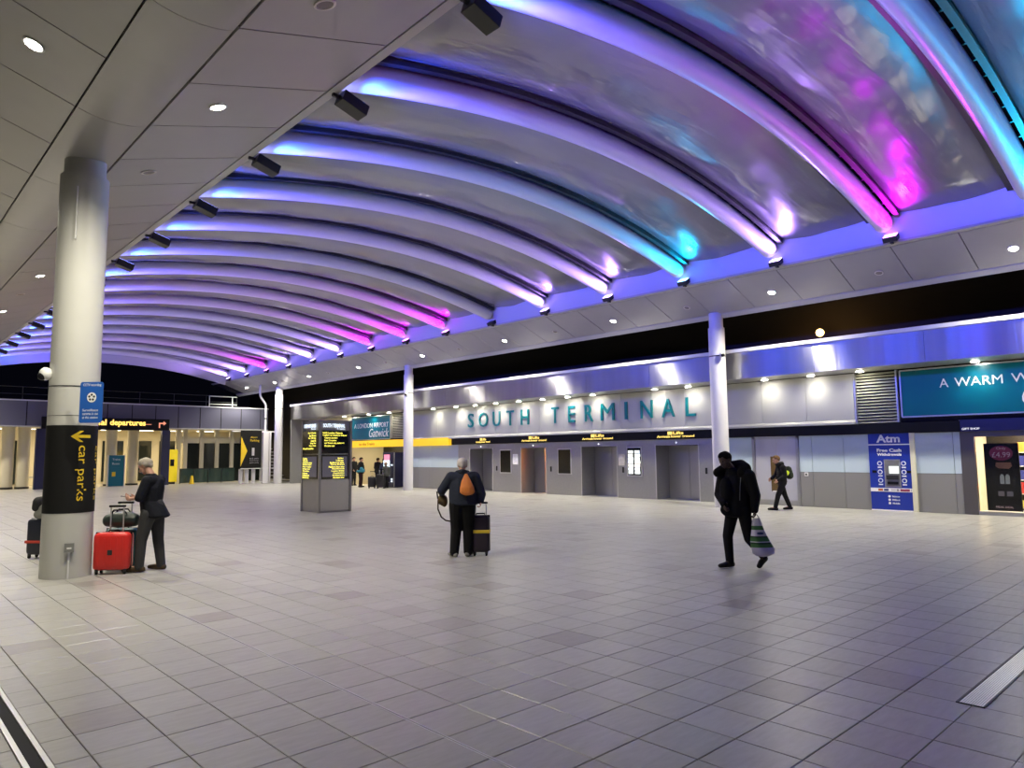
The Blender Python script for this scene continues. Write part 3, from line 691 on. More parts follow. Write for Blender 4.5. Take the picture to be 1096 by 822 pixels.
# entrance lobby behind
lob = structure('entrance_lobby', 'cream lit lobby seen through the far entrance', (25, 36, 0))
MB().box(27, 27.1, 33, 39.1, 0, 2.7).build('lobby_back_wall', 'cream', lob)
MB().box(XW, 27, 39.0, 39.1, 0, 2.7).build('lobby_side_wall', 'cream', lob); MB().box(XW + .1, 27, 32.95, 33.05, 0, 2.7).build('lobby_side_wall', 'cream', lob)
MB().box(XW, 27, 33, 39.1, 2.62, 2.7).build('lobby_ceiling', 'white', lob); MB().box(XW, 27, 33, 39.1, -.013, -.001).build('lobby_floor', 'cream', lob)
MB().box(26.95, 27.0, 36.4, 37.4, 0, 2.1).build('lobby_doorway', emat('lit_doorway', (1, .86, .45), .9), lob)
MB().box(26.2, 26.9, 34.3, 36.0, 0, 2.6).build('lobby_partition', mat('lavender_wall', (.35, .35, .5), .5), lob)
area('lobby_light', (24.8, 36, 2.58), (24.8, 36, 0), 160, (1, .85, .55), 3, 4)
# screens, notices between the lifts
def framed(name, label, cat, a, b, z0, z1, m, x=XW):
    t = thing(name, label, cat, (x, (a + b) / 2, z0)); MB().box(x - .03, x, b, a, z0, z1).build('frame', 'metal', t); f = .045
    s = MB().box(x - .034, x - .028, b + f, a - f, z0 + f, z1 - f).build('face', m, t); return t
M['screenoff'] = mat('dark_screen', (.006, .006, .008), .1)
framed('poster_case', 'dark glazed poster case right of the leftmost lift', 'poster case', 25.16, 24.36, .88, 2.0, 'screenoff')
framed('poster_case', 'dark glazed poster case right of the open lift', 'poster case', 21.38, 20.58, .88, 2.0, 'screenoff')
def paper(label, a, b, z0, z1, m='signwhite'):
    t = thing('paper_notice', label, 'notice', (XW, (a + b) / 2, z0)); MB().box(XW - .012, XW, b, a, z0, z1).build('sheet', m, t)
    l = MB()
    for i in range(7): l.box(XW - .0135, XW - .012, b + .06, a - .06 - .08 * (i % 3 == 2), z1 - .08 - i * .05, z1 - .068 - i * .05)
    l.build('print', mat('grey_print', (.35, .35, .36), .6), t)
paper('white paper notice beside the dark poster case', 24.27, 23.93, 1.3, 1.78)
paper('grey framed notice left of the lit display', 18.02, 17.72, 1.28, 1.74, mat('notice_grey', (.5, .47, .44), .5))
t = framed('display_case', 'brightly lit white display of small posters between two lifts', 'display', 17.6, 16.86, .86, 2.02, 'screenoff')
rnd = random.Random(3)
for i in range(7):
    for j in range(2):
        c = rnd.choice([(1, .98, .9), (.95, 1, .97), (1, .9, .88), (.9, .96, 1)]); a = 17.52 - .32 * j
        MB().box(XW - .039, XW - .034, a - .28 + .05 * rnd.random(), a, 1.88 - i * .135 - .115, 1.88 - i * .135).build('lit_card', emat('lit_card', c, 1.1 + .5 * rnd.random()), t)
# double service door
d5 = structure('door_5', 'grey steel double service door behind the walking person', (XW, 11.35, 0))
for a, b in ((12.2, 12.1), (10.66, 10.56)): MB().box(XW - .03, XW + .06, b, a, 0, ZB).build('frame_post', 'liftsteel', d5)
MB().box(XW - .03, XW + .06, 10.56, 12.2, 2.2, ZB).build('frame_head', 'liftsteel', d5)
M['svcdoor'] = mat('service_door_grey', (.48, .48, .54), .42, .3)
for a, b in ((12.095, 11.305), (11.295, 10.665)): MB().box(XW + .0, XW + .045, b, a, .01, 2.2).build('door_leaf', 'svcdoor', d5)
MB().box(XW - .02, XW, 11.31, 11.55, .46, 1.62).build('vision_strip', mat('brown_strip_glass', (.10, .06, .02), .2), d5)
MB().box(XW - .03, XW - .02, 11.36, 11.5, .44, .48).build('handle_plate', 'signwhite', d5)
MB().box(XW - .01, XW + .05, 10.665, 12.095, .01, .18).build('kick_plate', 'liftsteel', d5)
# small call box
t = thing('intercom_box', 'small white intercom box on the granite panel by the service door', 'intercom', (XW, 10.35, 1.0)); MB().rbox(XW - .03, XW, 10.28, 10.4, .98, 1.1, .008).build('box', 'white', t); MB().box(XW - .034, XW - .03, 10.31, 10.37, 1.01, 1.06).build('screen', 'black', t)

# ---- cash machine
at = thing('cash_machine', 'blue wall cash machine headed Atm with lit screen', 'cash machine', (XW, 7.74, 0)); xa = XW - .06
A0, A1 = 8.36, 7.2
MB().box(xa, XW + .02, A1, A0, 0.0, 2.32).build('surround', 'atmblue', at)
MB().box(xa - .025, XW + .02, A1 - .12, A1, 0, 2.33).build('edge_strip', mat('cream_edge', (.7, .68, .5), .4), at)
MB().box(xa - .012, xa, A1, A0, 1.945, 1.975).build('white_line', 'signwhite', at); MB().box(xa - .012, xa, A1, A0, 2.30, 2.33).build('white_line', 'signwhite', at)
MB().box(xa - .012, xa, A1, A0, .56, .67).build('card_strip', 'signwhite', at); MB().box(xa - .012, xa, A1, A0, .0, .03).build('white_line', 'signwhite', at)
def atm_text(t_, y, z, w, h, bold=.03): text(MB(), t_, (xa - .001, y, z), WX, WZ, w=w, h=h, depth=.010, bold=bold).build('lettering', 'signwhite', at)
atm_text('Atm', 8.12, 2.02, .66, .235); atm_text('Free Cash', 8.12, 1.74, .68, .10); atm_text('Withdrawals', 8.12, 1.625, .68, .085)
for i, s_ in enumerate(('Balance', 'Mini', 'Mobile')): atm_text(s_, 7.76, .40 - i * .10, .2, .05, .01)
def dot(y, z, r, m, p, x=xa, d=.01): return MB().lathe([(r, 0), (r, d)], n=18).xf(Matrix.Translation((x, y, z)) @ Matrix.Rotation(-PI / 2, 4, 'Y')).build('symbol', m, p)
for i in range(3):
    dot(7.84, .425 - i * .10, .035, 'signwhite', at)
    for yy in (8.06, 7.40):
        z = 1.40 - i * .255; dot(yy, z, .068, 'signwhite', at); q = dot(yy, z, .045, 'atmblue', at, xa - .01, .004)
        MB().box(xa - .008, xa, yy - .06, yy + .06, z - .135, z - .10).build('caption', 'signwhite', at)
for i, (y, w, c) in enumerate(((8.14, .13, (.5, .12, .02)), (7.98, .13, (.05, .06, .2)), (7.78, .13, (.6, .6, .62)), (7.63, .07, (.3, .3, .32)), (7.53, .26, (.25, .03, .08)), (7.24, .01, (.05, .07, .3)))):
    MB().box(xa - .016, xa - .012, y - w, y, .58, .65).build('card_logo', mat('card_logo_%d' % i, c, .5), at)
fas = MB().box(xa - .02, xa + .0, 7.49, 7.94, .70, 1.52).build('recess_frame', 'liftsteel', at)
MB().box(xa - .022, xa - .019, 7.52, 7.91, .73, 1.49).build('fascia', mat('atm_grey', (.16, .16, .17), .5), at)
MB().box(xa - .03, xa - .021, 7.53, 7.80, 1.10, 1.32).build('screen', emat('atm_screen', (.9, 1, .9), 1.0), at)
MB().box(xa - .06, xa - .02, 7.54, 7.88, .92, 1.05).build('keypad_shelf', 'darkmetal', at); MB().box(xa - .05, xa - .02, 7.56, 7.86, .78, .86).build('cash_slot', 'black', at)
for yy in (8.16, 7.2): MB().box(xa - .02, xa, yy, yy + .12, 1.12, 1.19).build('alarm_plate', 'black', at)

# ---- shop front
shop = structure('window_1', 'glazed shop front at the right edge with dark grey frame', (XW, 4, 0))
M['shopframe'] = mat('shop_frame_grey', (.13, .12, .12), .35, .5)
MB().box(XW - .02, XW + .12, 5.58, 5.92, 0, ZB).build('frame_post', 'shopframe', shop)
MB().box(XW - .02, XW + .12, -4, 5.58, 2.14, ZB).build('frame_head', 'shopframe', shop); MB().box(XW - .02, XW + .12, -4, 5.58, 0, .1).build('frame_sill', 'liftsteel', shop)
for y in (4.3, 2.9, 1.5, 0.1, -1.3): MB().box(XW, XW + .06, y - .03, y + .03, .1, 2.14).build('mullion', 'shopframe', shop)
ys = [5.58, 4.3, 2.9, 1.5, .1, -1.3, -4]
for a, b in zip(ys[:-1], ys[1:]): MB().box(XW + .025, XW + .035, b + .03, a - .03, .1, 2.14).build('pane', 'glass', shop)
MB().box(XW - .13, XW + .2, -4, 5.86, ZB, 2.62).build('navy_band', 'navy', shop)
l = MB(); text(l, 'GIFT SHOP', (XW - .132, 5.82, 2.335), WX, WZ, w=.42, h=.055, depth=.004); l.build('lettering', emat('shop_letters', (1, 1, 1), 1.2), shop)
MB().box(26.4, 26.5, -4, 5.95, 0, 2.7).build('shop_back_wall', 'cream', shop); MB().box(XW + .12, 26.4, 5.85, 5.95, 0, 2.7).build('shop_side_wall', 'cream', shop); MB().box(XW + .12, 26.4, -4.1, -4, 0, 2.7).build('shop_side_wall', 'cream', shop)
MB().box(XW + .12, 26.4, -4, 5.95, 2.5, 2.56).build('shop_ceiling', 'white', shop); MB().box(XW + .12, 26.4, -4, 5.95, -.013, -.001).build('shop_floor', 'white', shop)
for y in (4.2, 1.4, -1.4): area('shop_light', (24.6, y, 2.48), (24.6, y, 0), 190, (1, .88, .66), 1.6, 1.6)
po = thing('poster_stand', 'black standing poster with crimson Only 4.99 price oval in the shop window', 'poster', (23.0, 4.95, 0)); xp = 23.0
MB().box(xp, xp + .04, 4.62, 5.42, .12, 1.95).build('board', 'blackmatt', po)
ov = [(.27 * math.cos(a * PI / 16), .2 * math.sin(a * PI / 16)) for a in range(32)]
MB().prism(ov, (xp, 5.02, 1.68), WX, WZ, (-1, 0, 0), .004).build('price_oval', mat('crimson', (.22, .02, .06), .5), po)
l = MB(); text(l, 'Only', (xp - .004, 5.12, 1.76), WX, WZ, w=.22, h=.09, depth=.003); text(l, '£4.99', (xp - .004, 5.23, 1.57), WX, WZ, w=.42, h=.14, depth=.003)
text(l, 'MEAL DEAL', (xp, 5.22, .2), WX, WZ, w=.4, h=.05, depth=.003); l.build('lettering', mat('poster_print', (.6, .45, .45), .5), po)
sh = [(-.17, .1), (.17, .1), (.19, .0), (.12, -.07), (-.12, -.06), (-.19, 0)]
MB().prism(sh, (xp, 4.98, 1.33), WX, WZ, (-1, 0, 0), .004).build('sandwich_picture', mat('sandwich', (.30, .15, .08), .6), po)
for dy in (.055, -.07): MB().prism([(-.05, 0), (.05, 0), (.05, .2), (.02, .26), (-.02, .26), (-.05, .2)], (xp, 4.98 + dy, .85), WX, WZ, (-1, 0, 0), .004).build('bottle_picture', mat('bottle_print', (.25, .28, .28), .5), po)
for dy in (.1, -.1): MB().prism([(-.07, 0), (.07, 0), (.07, .13), (-.07, .13)], (xp, 4.98 + dy, .52), WX, WZ, (-1, 0, 0), .004).build('snack_picture', mat('snack_print', (.14, .13, .14), .5), po)
su = thing('shelf_unit', 'tall shop shelving unit behind the shop window', 'shelf', (25.2, 3, 0))
for z in (.1, .5, .9, 1.3, 1.7): MB().box(24.9, 25.4, 1.0, 5.7, z - .02, z).build('shelf', 'white', su)
MB().box(25.4, 25.44, 1.0, 5.7, 0, 2.1).build('back_panel', mat('shelf_red', (.5, .03, .05), .5), su)
pc = [mat('pack_%d' % i, c, .4) for i, c in enumerate(((.6, .05, .05), (.75, .7, .65), (.05, .06, .3), (.7, .3, .05), (.1, .1, .12), (.6, .55, .1)))]
rnd = random.Random(5)
for z in (.1, .5, .9, 1.3, 1.7):
    y = 1.1
    while y < 5.5:
        w = rnd.uniform(.16, .3); h = rnd.uniform(.2, .33); b = MB().rbox(24.93, 25.2, y, y + w, z, z + h, .01).build('product_pack', rnd.choice(pc))
        tag(b, 'colourful packet on the shop shelving behind the window', 'packet', 'packets on the shop shelves'); y += w + rnd.uniform(.02, .1)

# ================================================================== INFORMATION KIOSK
kx0, kx1, ky0, ky1, kh = 10.95, 12.05, 20.6, 21.75, 2.93
ki = thing('information_kiosk', 'free-standing steel information kiosk with four lit departure screens', 'kiosk', (11.5, 21.2, 0))
M['kioskgrey'] = mat('kiosk_grey_steel', (.30, .29, .30), .35, .6, noise=.1, nscale=3)
MB().rbox(kx0 + .02, kx1 - .02, ky0 + .02, ky1 - .02, 0, kh, .01).build('core', 'kioskgrey', ki)
for (x, y) in ((kx0, ky0), (kx1, ky0), (kx0, ky1), (kx1, ky1)): MB().rbox(x - .04, x + .04, y - .04, y + .04, 0, kh, .01).build('corner_post', 'kioskgrey', ki)
MB().box(kx0 + .03, kx1 - .03, ky0 - .01, ky0 + .03, .06, 1.03).build('base_panel', 'liftdoor', ki); MB().box(kx0 - .01, kx0 + .03, ky0 + .03, ky1 - .03, .06, 1.03).build('base_panel', 'kioskgrey', ki)
M['scr'] = mat('kiosk_screen', (.02, .02, .03), .12, emit=(.08, .075, .11), estr=.7)
M['scrb'] = mat('kiosk_screen_black', (.008, .008, .01), .12)
M['scry'] = emat('screen_yellow_text', (1, .9, .12), 1.6); M['scrw'] = emat('screen_white_text', (.8, .9, 1), 1.3)
def kface(o, ax, lines):
    o = Vector(o); ax = Vector(ax); nn = ax.cross(Vector(WZ)); W_ = 1.0 if ax.x else 1.05
    def rect(mb, a, b, z0, z1, d0, d1): return mb.prism([(a, z0), (b, z0), (b, z1), (a, z1)], o + nn * d0, ax, WZ, nn, d1 - d0)
    rect(MB(), .04, W_ - .0, 1.06, 1.82, .0, .03).build('screen', 'scrb', ki); rect(MB(), .08, W_ - .04, 1.12, 1.77, .03, .034).build('screen_face', 'scr', ki)
    rect(MB(), .04, W_ - .0, 1.86, 2.6, .0, .03).build('screen', 'scrb', ki)
    hd = MB(); text(hd, lines[0], o + nn * .01 + ax * .1 + Vector((0, 0, 2.70)), ax, WZ, w=.78, h=.12, depth=.006, bold=.03); text(hd, lines[1], o + nn * .01 + ax * .58 + Vector((0, 0, 2.635)), ax, WZ, w=.3, h=.055, depth=.006); hd.build('header_lettering', 'scrw', ki)
    y = MB()
    for i, (a, s, w) in enumerate(lines[2]): text(y, s, o + nn * .031 + ax * a + Vector((0, 0, 2.49 - i * .082)), ax, WZ, w=w, h=.064, depth=.002, bold=.02)
    for i, (a, s, w) in enumerate(lines[3]): text(y, s, o + nn * .035 + ax * a + Vector((0, 0, 1.68 - i * .068)), ax, WZ, w=w, h=.058, depth=.002, bold=.02)
    y.build('screen_lettering', 'scry', ki)
L1 = [(.08, '10:42 London Victoria', .7), (.08, 'Calling at stations below', .86), (.14, 'Clapham Junction', .46), (.14, 'East Croydon', .42), (.14, 'and Victoria only, platform 4', .7), (.14, 'On time now', .36)]
L2 = [(.62, 'Brighton', .2), (.56, '11:02 late', .26), (.34, 'Bedford on time', .5), (.36, 'Three Bridges', .5), (.3, 'Platform four now', .56), (.42, 'Peterborough', .44), (.4, 'London Bridge', .46), (.46, 'Cambridge', .4), (.44, 'Southampton', .42), (.46, 'Horsham now', .4)]
kface((kx0, ky0, 0), (1, 0, 0), ['SOUTH TERMINAL', 'Trains', L1, L2])
R1 = [(.42, 'Bus 10 Crawley', .52), (.5, 'Bus 20 town', .44), (.44, 'Bus 100 stop', .5), (.6, 'Coach 025', .34), (.56, 'Stop five', .38), (.5, 'Every 12 min', .44), (.08, 'Hotel coaches', .7)]
R2 = [(.08, 'Coaches', .3), (.08, 'Victoria', .34), (.08, 'Oxford on time', .62), (.08, 'Heathrow airport', .6), (.08, 'Stop 4 upper', .6), (.08, 'Brighton town', .5), (.08, 'Worthing', .46), (.08, 'Hove', .34), (.08, 'Portsmouth', .46), (.08, 'Bristol stn', .42)]
kface((kx0, ky1, 0), (0, -1, 0), ['DEPARTURES', 'Buses', R1, R2])

# ================================================================== FAR END OF THE PLAZA
far = structure('wall_far', 'upper walkway fascia on round columns closing the far end', (12, 50, 0))
y0 = 50.0; x = -8.0
while x < 22.3:
    n = min(x + 1.42, 22.4); MB().box(x + .03, n - .03, y0, y0 + .05, 3.74, 5.2).build('fascia_panel', 'farpanel', far); x = n
MB().box(-8, 22.4, y0 + .03, y0 + .5, 3.74, 5.2).build('fascia_backing', 'dark', far)
MB().box(-8, 22.4, y0 - .06, y0 + .5, 5.2, 5.27).build('coping', 'coping', far); MB().box(-8, 22.4, y0 - .04, y0 + .5, 3.66, 3.74).build('fascia_trim', 'whitepanel', far)
MB().box(-8, 22.4, y0 + .5, 57, 3.70, 3.8).build('concourse_ceiling', 'cream', far)
MB().box(-8, 24, 57, 57.2, 0, 5.2).build('concourse_back_wall', 'cream', far)
for k in range(16):
    a = -7.6 + k * 1.9; MB().box(a, a + 1.35, 56.93, 57.0, .1, 3.0).build('dark_window', 'glassdark', far)
MB().box(-9, -8, 47, 57.2, 0, 5.2).build('concourse_end_wall', 'cream', far)
rl = thing('roof_railing', 'thin metal guard railing along the top of the far walkway', 'railing', (10, 50.4, 5.27))
for z in (5.62, 6.05): MB().tube([(-8, 50.35, z), (20.2, 50.35, z)], .025, 8).build('rail', 'darkmetal', rl)
for k in range(14): MB().tube([(-7.5 + k * 2.13, 50.35, 5.27), (-7.5 + k * 2.13, 50.35, 6.05)], .025, 8).build('post', 'darkmetal', rl)
rl = thing('roof_barrier', 'short white painted barrier at the right end of the far railing', 'barrier', (19, 50.2, 5.27))  # lit stretch of the railing; its brightness is put in by white colour
for z in (5.45, 6.0): MB().tube([(18.2, 50.15, z), (20.1, 50.15, z)], .03, 8).build('rail', 'white', rl)
for x in (18.2, 19.8): MB().tube([(x, 50.15, 5.27), (x, 50.15, 6.02)], .03, 8).build('post', 'white', rl)
CNAMES = {5.6: 'cream concourse column at the extreme left edge', 6.95: 'cream concourse column second from the left edge', 7.75: 'cream concourse column left of the navy sign post', 12.45: 'cream concourse column behind the teal totem sign', 13.75: 'cream concourse column behind the man with the phone', 3.0: 'cream concourse column hidden beyond the left edge', 11.35: 'slim cream concourse column left of the teal totem'}
for x, lab in CNAMES.items():
    t = thing('concourse_column', lab, 'column', (x, 51.2, 0)); r = .2 if 'slim' in lab else .34
    MB().lathe([(r, 0), (r, 3.7)], (x, 51.2, 0), 28).build('shaft', 'cream', t, smooth=True); MB().lathe([(r + .03, 0), (r + .03, .12)], (x, 51.2, 0), 28).build('base_ring', 'darkmetal', t, smooth=True)
for k in range(8):
    xx_ = 4.6 + k * 2.05; t = thing('strip_light', 'short lit ceiling strip light under the far walkway', 'strip light', (xx_, 53, 3.69), group='strip lights under the far walkway')
    MB().box(xx_ - .6, xx_ + .6, 52.7, 53.0, 3.63, 3.695).build('housing', 'white', t); MB().box(xx_ - .57, xx_ + .57, 52.73, 52.97, 3.615, 3.63).build('diffuser', 'tube', t)
for x in (-4, 2, 8, 14, 19.5): area('concourse_light', (x, 53, 3.6), (x, 53, 0), 260, (1, .84, .56), 4.5, 2.0)
# international departures sign on two posts
ds = thing('departures_sign', 'black overhead sign with lit International departures lettering and arrow', 'sign', (11.8, 49.4, 0))
MB().box(8.3, 15.4, 49.4, 49.6, 3.52, 4.27).build('sign_box', 'black', ds)
for x in (8.05, 14.95): MB().box(x, x + .5, 49.3, 49.65, 0, 3.55).build('post', mat('navy_post_%d' % x, (.015, .017, .06), .35), ds)
dl = emat('departures_letters', (1, .62, .12), 2.2)
text(MB(), 'International', (8.95, 49.398, 3.815), FX, WZ, w=2.75, h=.365, depth=.01, bold=.02).build('lettering', dl, ds); text(MB(), 'departures', (11.9, 49.398, 3.72), FX, WZ, w=2.05, h=.46, depth=.01, bold=.02).build('lettering', dl, ds)
l = MB(); l.prism([(0, 0), (.35, 0), (.35, .03), (0, .03)], (13.95, 49.39, 3.9), FX, WZ, (0, -1, 0), .01)
l.prism([(0, -.18), (.08, -.18), (.08, .08), (.28, .08), (.28, -.02), (.45, .12), (.28, .26), (.28, .16), (0, .16)], (14.75, 49.39, 3.88), FX, WZ, (0, -1, 0), .01); l.build('arrow', emat('arrow_orange', (1, .35, .2), 1.0), ds)
# teal totem
tt_ = thing('totem_sign', 'teal free-standing totem with white symbols and yellow tag', 'totem', (12.55, 50.2, 0))
MB().rbox(12.1, 12.98, 50.1, 50.3, .0, 1.95, .02).build('panel', 'tealsign', tt_); MB().box(12.05, 12.1, 50.08, 50.32, 0, 1.97).build('edge_post', 'metal', tt_); MB().box(12.98, 13.03, 50.08, 50.32, 0, 1.97).build('edge_post', 'metal', tt_)
MB().box(12.3, 12.5, 50.09, 50.1, .62, .9).build('yellow_tag', 'yellow', tt_)
l = MB(); text(l, 'Trains', (12.3, 50.099, 1.62), FX, WZ, w=.45, h=.13, depth=.004); text(l, 'Buses', (12.3, 50.099, 1.36), FX, WZ, w=.42, h=.13, depth=.004); l.build('lettering', 'signwhite', tt_)
# yellow machine, cone, barrier, glazed bays
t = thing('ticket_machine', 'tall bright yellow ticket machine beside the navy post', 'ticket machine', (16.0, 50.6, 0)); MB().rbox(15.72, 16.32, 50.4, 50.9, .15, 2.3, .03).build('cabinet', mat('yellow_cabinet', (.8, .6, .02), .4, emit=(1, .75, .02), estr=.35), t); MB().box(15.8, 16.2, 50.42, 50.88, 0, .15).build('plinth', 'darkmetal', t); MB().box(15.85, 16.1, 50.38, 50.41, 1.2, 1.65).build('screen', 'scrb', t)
t = thing('wet_floor_cone', 'small yellow caution cone standing on the far paving', 'cone', (16.9, 49.3, 0)); MB().lathe([(.19, 0), (.19, .03), (.14, .04), (.08, .5), (.05, .56), (.0, .57)], (16.9, 49.3, 0), 20, cap=False).build('cone_body', mat('cone_yellow', (.8, .55, .01), .5), t, smooth=True); MB().lathe([(.118, .2), (.10, .34)], (16.9, 49.3, 0), 20, cap=False).build('print_band', 'blackmatt', t, smooth=True)
gb = thing('glass_barrier', 'low dark green glass barrier in front of the glazed bays', 'barrier', (17.8, 50.0, 0))
for k in range(4):
    a = 16.35 + k * .92; MB().box(a + .03, a + .89, 49.95, 49.97, .06, 1.0).build('glass_panel', 'greenglass', gb); MB().box(a - .02, a + .02, 49.92, 50.0, 0, 1.03).build('post', 'darkmetal', gb)
MB().box(16.33, 20.03, 49.93, 49.99, 1.0, 1.03).build('top_rail', 'darkmetal', gb)
w2 = structure('window_2', 'row of cream framed glazed bays under the far walkway', (18.5, 51, 0))
for x in (16.4, 16.85, 17.95, 19.0, 20.05, 21.1): MB().box(x, x + .28, 51.0, 51.25, 0, 3.7).build('mullion', 'cream', w2)
MB().box(16.4, 22.4, 51.05, 51.2, 2.75, 3.2).build('transom', 'cream', w2)
for a, b in ((17.13, 17.95), (18.23, 19.0), (19.28, 20.05), (20.33, 21.1), (21.38, 22.3)): MB().box(a, b, 51.1, 51.13, 0.05, 2.75).build('pane', 'glassdark', w2)
# black parking banner with yellow triangle, bollards, stairs, pipework
pb = thing('parking_banner', 'black parking banner with large yellow triangle by the stairs', 'banner', (19.4, 45.9, 0))
MB().box(18.75, 20.15, 45.9, 45.95, 1.02, 3.5).build('sheet', 'blackmatt', pb)
MB().prism([(0, 0), (.42, 1.0), (0, 1.95)], (18.77, 45.9, 1.15), FX, WZ, (0, -1, 0), .006).build('triangle', 'yellow', pb)
l = MB(); text(l, 'Airport', (19.4, 45.899, 2.98), FX, WZ, w=.45, h=.12, depth=.004); text(l, 'Parking', (19.38, 45.899, 2.72), FX, WZ, w=.6, h=.2, depth=.004); l.build('lettering', 'yellow', pb)
l = MB(); l.prism([(0, 0), (.17, 0), (.17, .5), (0, .5)], (19.5, 45.899, 1.85), FX, WZ, (0, -1, 0), .004)
for i in range(3): text(l, ('Book online', 'Save time today', 'gatwick parking')[i], (19.36, 45.899, 1.62 - .14 * i), FX, WZ, w=.6, h=.07, depth=.004)
l.build('print', mat('print_grey', (.5, .48, .52), .5), pb)
for x in (18.8, 20.1): MB().tube([(x, 45.95, 0), (x, 45.95, 3.5)], .03, 8).build('post', 'metal', pb)
for z in (.1, 1.0): MB().tube([(18.8, 45.9, z), (21.2, 45.9, z)], .025, 8).build('rail', 'white', pb)
for k, x in enumerate((18.95, 19.35, 19.8)):
    t = thing('steel_bollard', 'short round steel bollard under the parking banner', 'bollard', (x, 46.3, 0), group='bollards under the parking banner'); MB().lathe([(.13, 0), (.13, .92), (.11, .96), (.0, .97)], (x, 46.3, 0), 20, cap=False).build('post', 'colwhite', t, smooth=True); MB().lathe([(.134, .7), (.134, .78)], (x, 46.3, 0), 20, cap=False).build('band', 'metal', t, smooth=True)
t = thing('stair_tower_post', 'square white stair tower post beside the farthest column', 'post', (20.5, 46.0, 0)); MB().rbox(20.25, 20.62, 45.85, 46.2, 0, 3.4, .02).build('post', 'colwhite', t); MB().rbox(20.68, 20.8, 45.85, 46.1, 0, 3.4, .02).build('inner_post', 'colwhite', t); MB().box(18.2, 21.1, 45.98, 46.06, 3.4, 3.48).build('cross_beam', 'colwhite', t)
t = thing('downpipe', 'cranked white rainwater pipe dropping from the far end of the soffit', 'pipe', (20.4, 46.2, 3.4)); MB().tube([(20.15, 46.3, 6.6), (20.15, 46.3, 5.9), (20.2, 46.3, 5.75), (20.5, 46.3, 5.35), (20.55, 46.3, 5.2), (20.55, 46.3, 3.48)], .07, 12).build('pipe', 'colwhite', t, smooth=True); MB().lathe([(.09, 4.3), (.09, 4.36)], (20.55, 46.3, 0), 16).build('bracket', 'darkmetal', t)
st = thing('outdoor_stairs', 'dark outdoor staircase between the white post and farthest column', 'stairs', (21.2, 47.5, 0))
for k in range(14): MB().box(20.85, 22.2, 46.6 + k * .24, 46.86 + k * .24, .22 + k * .23, .27 + k * .23).build('tread', mat('tread_grey', (.35, .35, .37), .5) if k == 0 else bpy.data.materials['tread_grey'], st)
MB().hexa([(20.82, 46.6, 0), (20.86, 46.6, 0), (20.86, 50, 3.2), (20.82, 50, 3.2), (20.82, 46.6, .3), (20.86, 46.6, .3), (20.86, 50, 3.5), (20.82, 50, 3.5)]).build('stringer', 'darkmetal', st)
# seat and red sign under the walkway at the left
t = thing('waiting_bench', 'small bench with pale seat under the far walkway at left', 'bench', (8.35, 51.5, 0)); MB().box(7.98, 8.75, 51.6, 52.1, .62, .7).build('seat', 'whitepanel', t)
for x in (8.02, 8.67): MB().box(x, x + .05, 51.65, 52.05, 0, .62).build('leg', 'darkmetal', t)
# vending machine
vm = thing('vending_machine', 'dark drinks vending machine with glowing white front by the entrance', 'vending machine', (22.3, 33.6, 0))
MB().rbox(22.1, 22.75, 33.05, 34.25, .02, 1.95, .02).build('cabinet', mat('vending_navy', (.012, .012, .05), .3), vm)
MB().box(22.085, 22.1, 33.55, 34.15, .62, 1.5).build('lit_window', emat('vending_white', (.8, .95, 1), 1.6), vm); MB().box(22.085, 22.1, 33.55, 34.1, 1.52, 1.82).build('lit_header', emat('vending_red', (1, .3, .45), 1.1), vm)
MB().box(22.08, 22.1, 33.6, 33.95, .3, .5).build('dispenser', 'black', vm); MB().box(22.07, 22.1, 33.58, 33.97, .27, .3).build('dispenser_lip', 'metal', vm); MB().box(22.08, 22.1, 33.07, 33.1, .05, 1.93).build('edge_trim', 'metal', vm)
for z in (1.2, .42, .3): MB().box(22.08, 22.1, 33.25, 33.4, z, z + .08).build('button', 'scrw', vm)

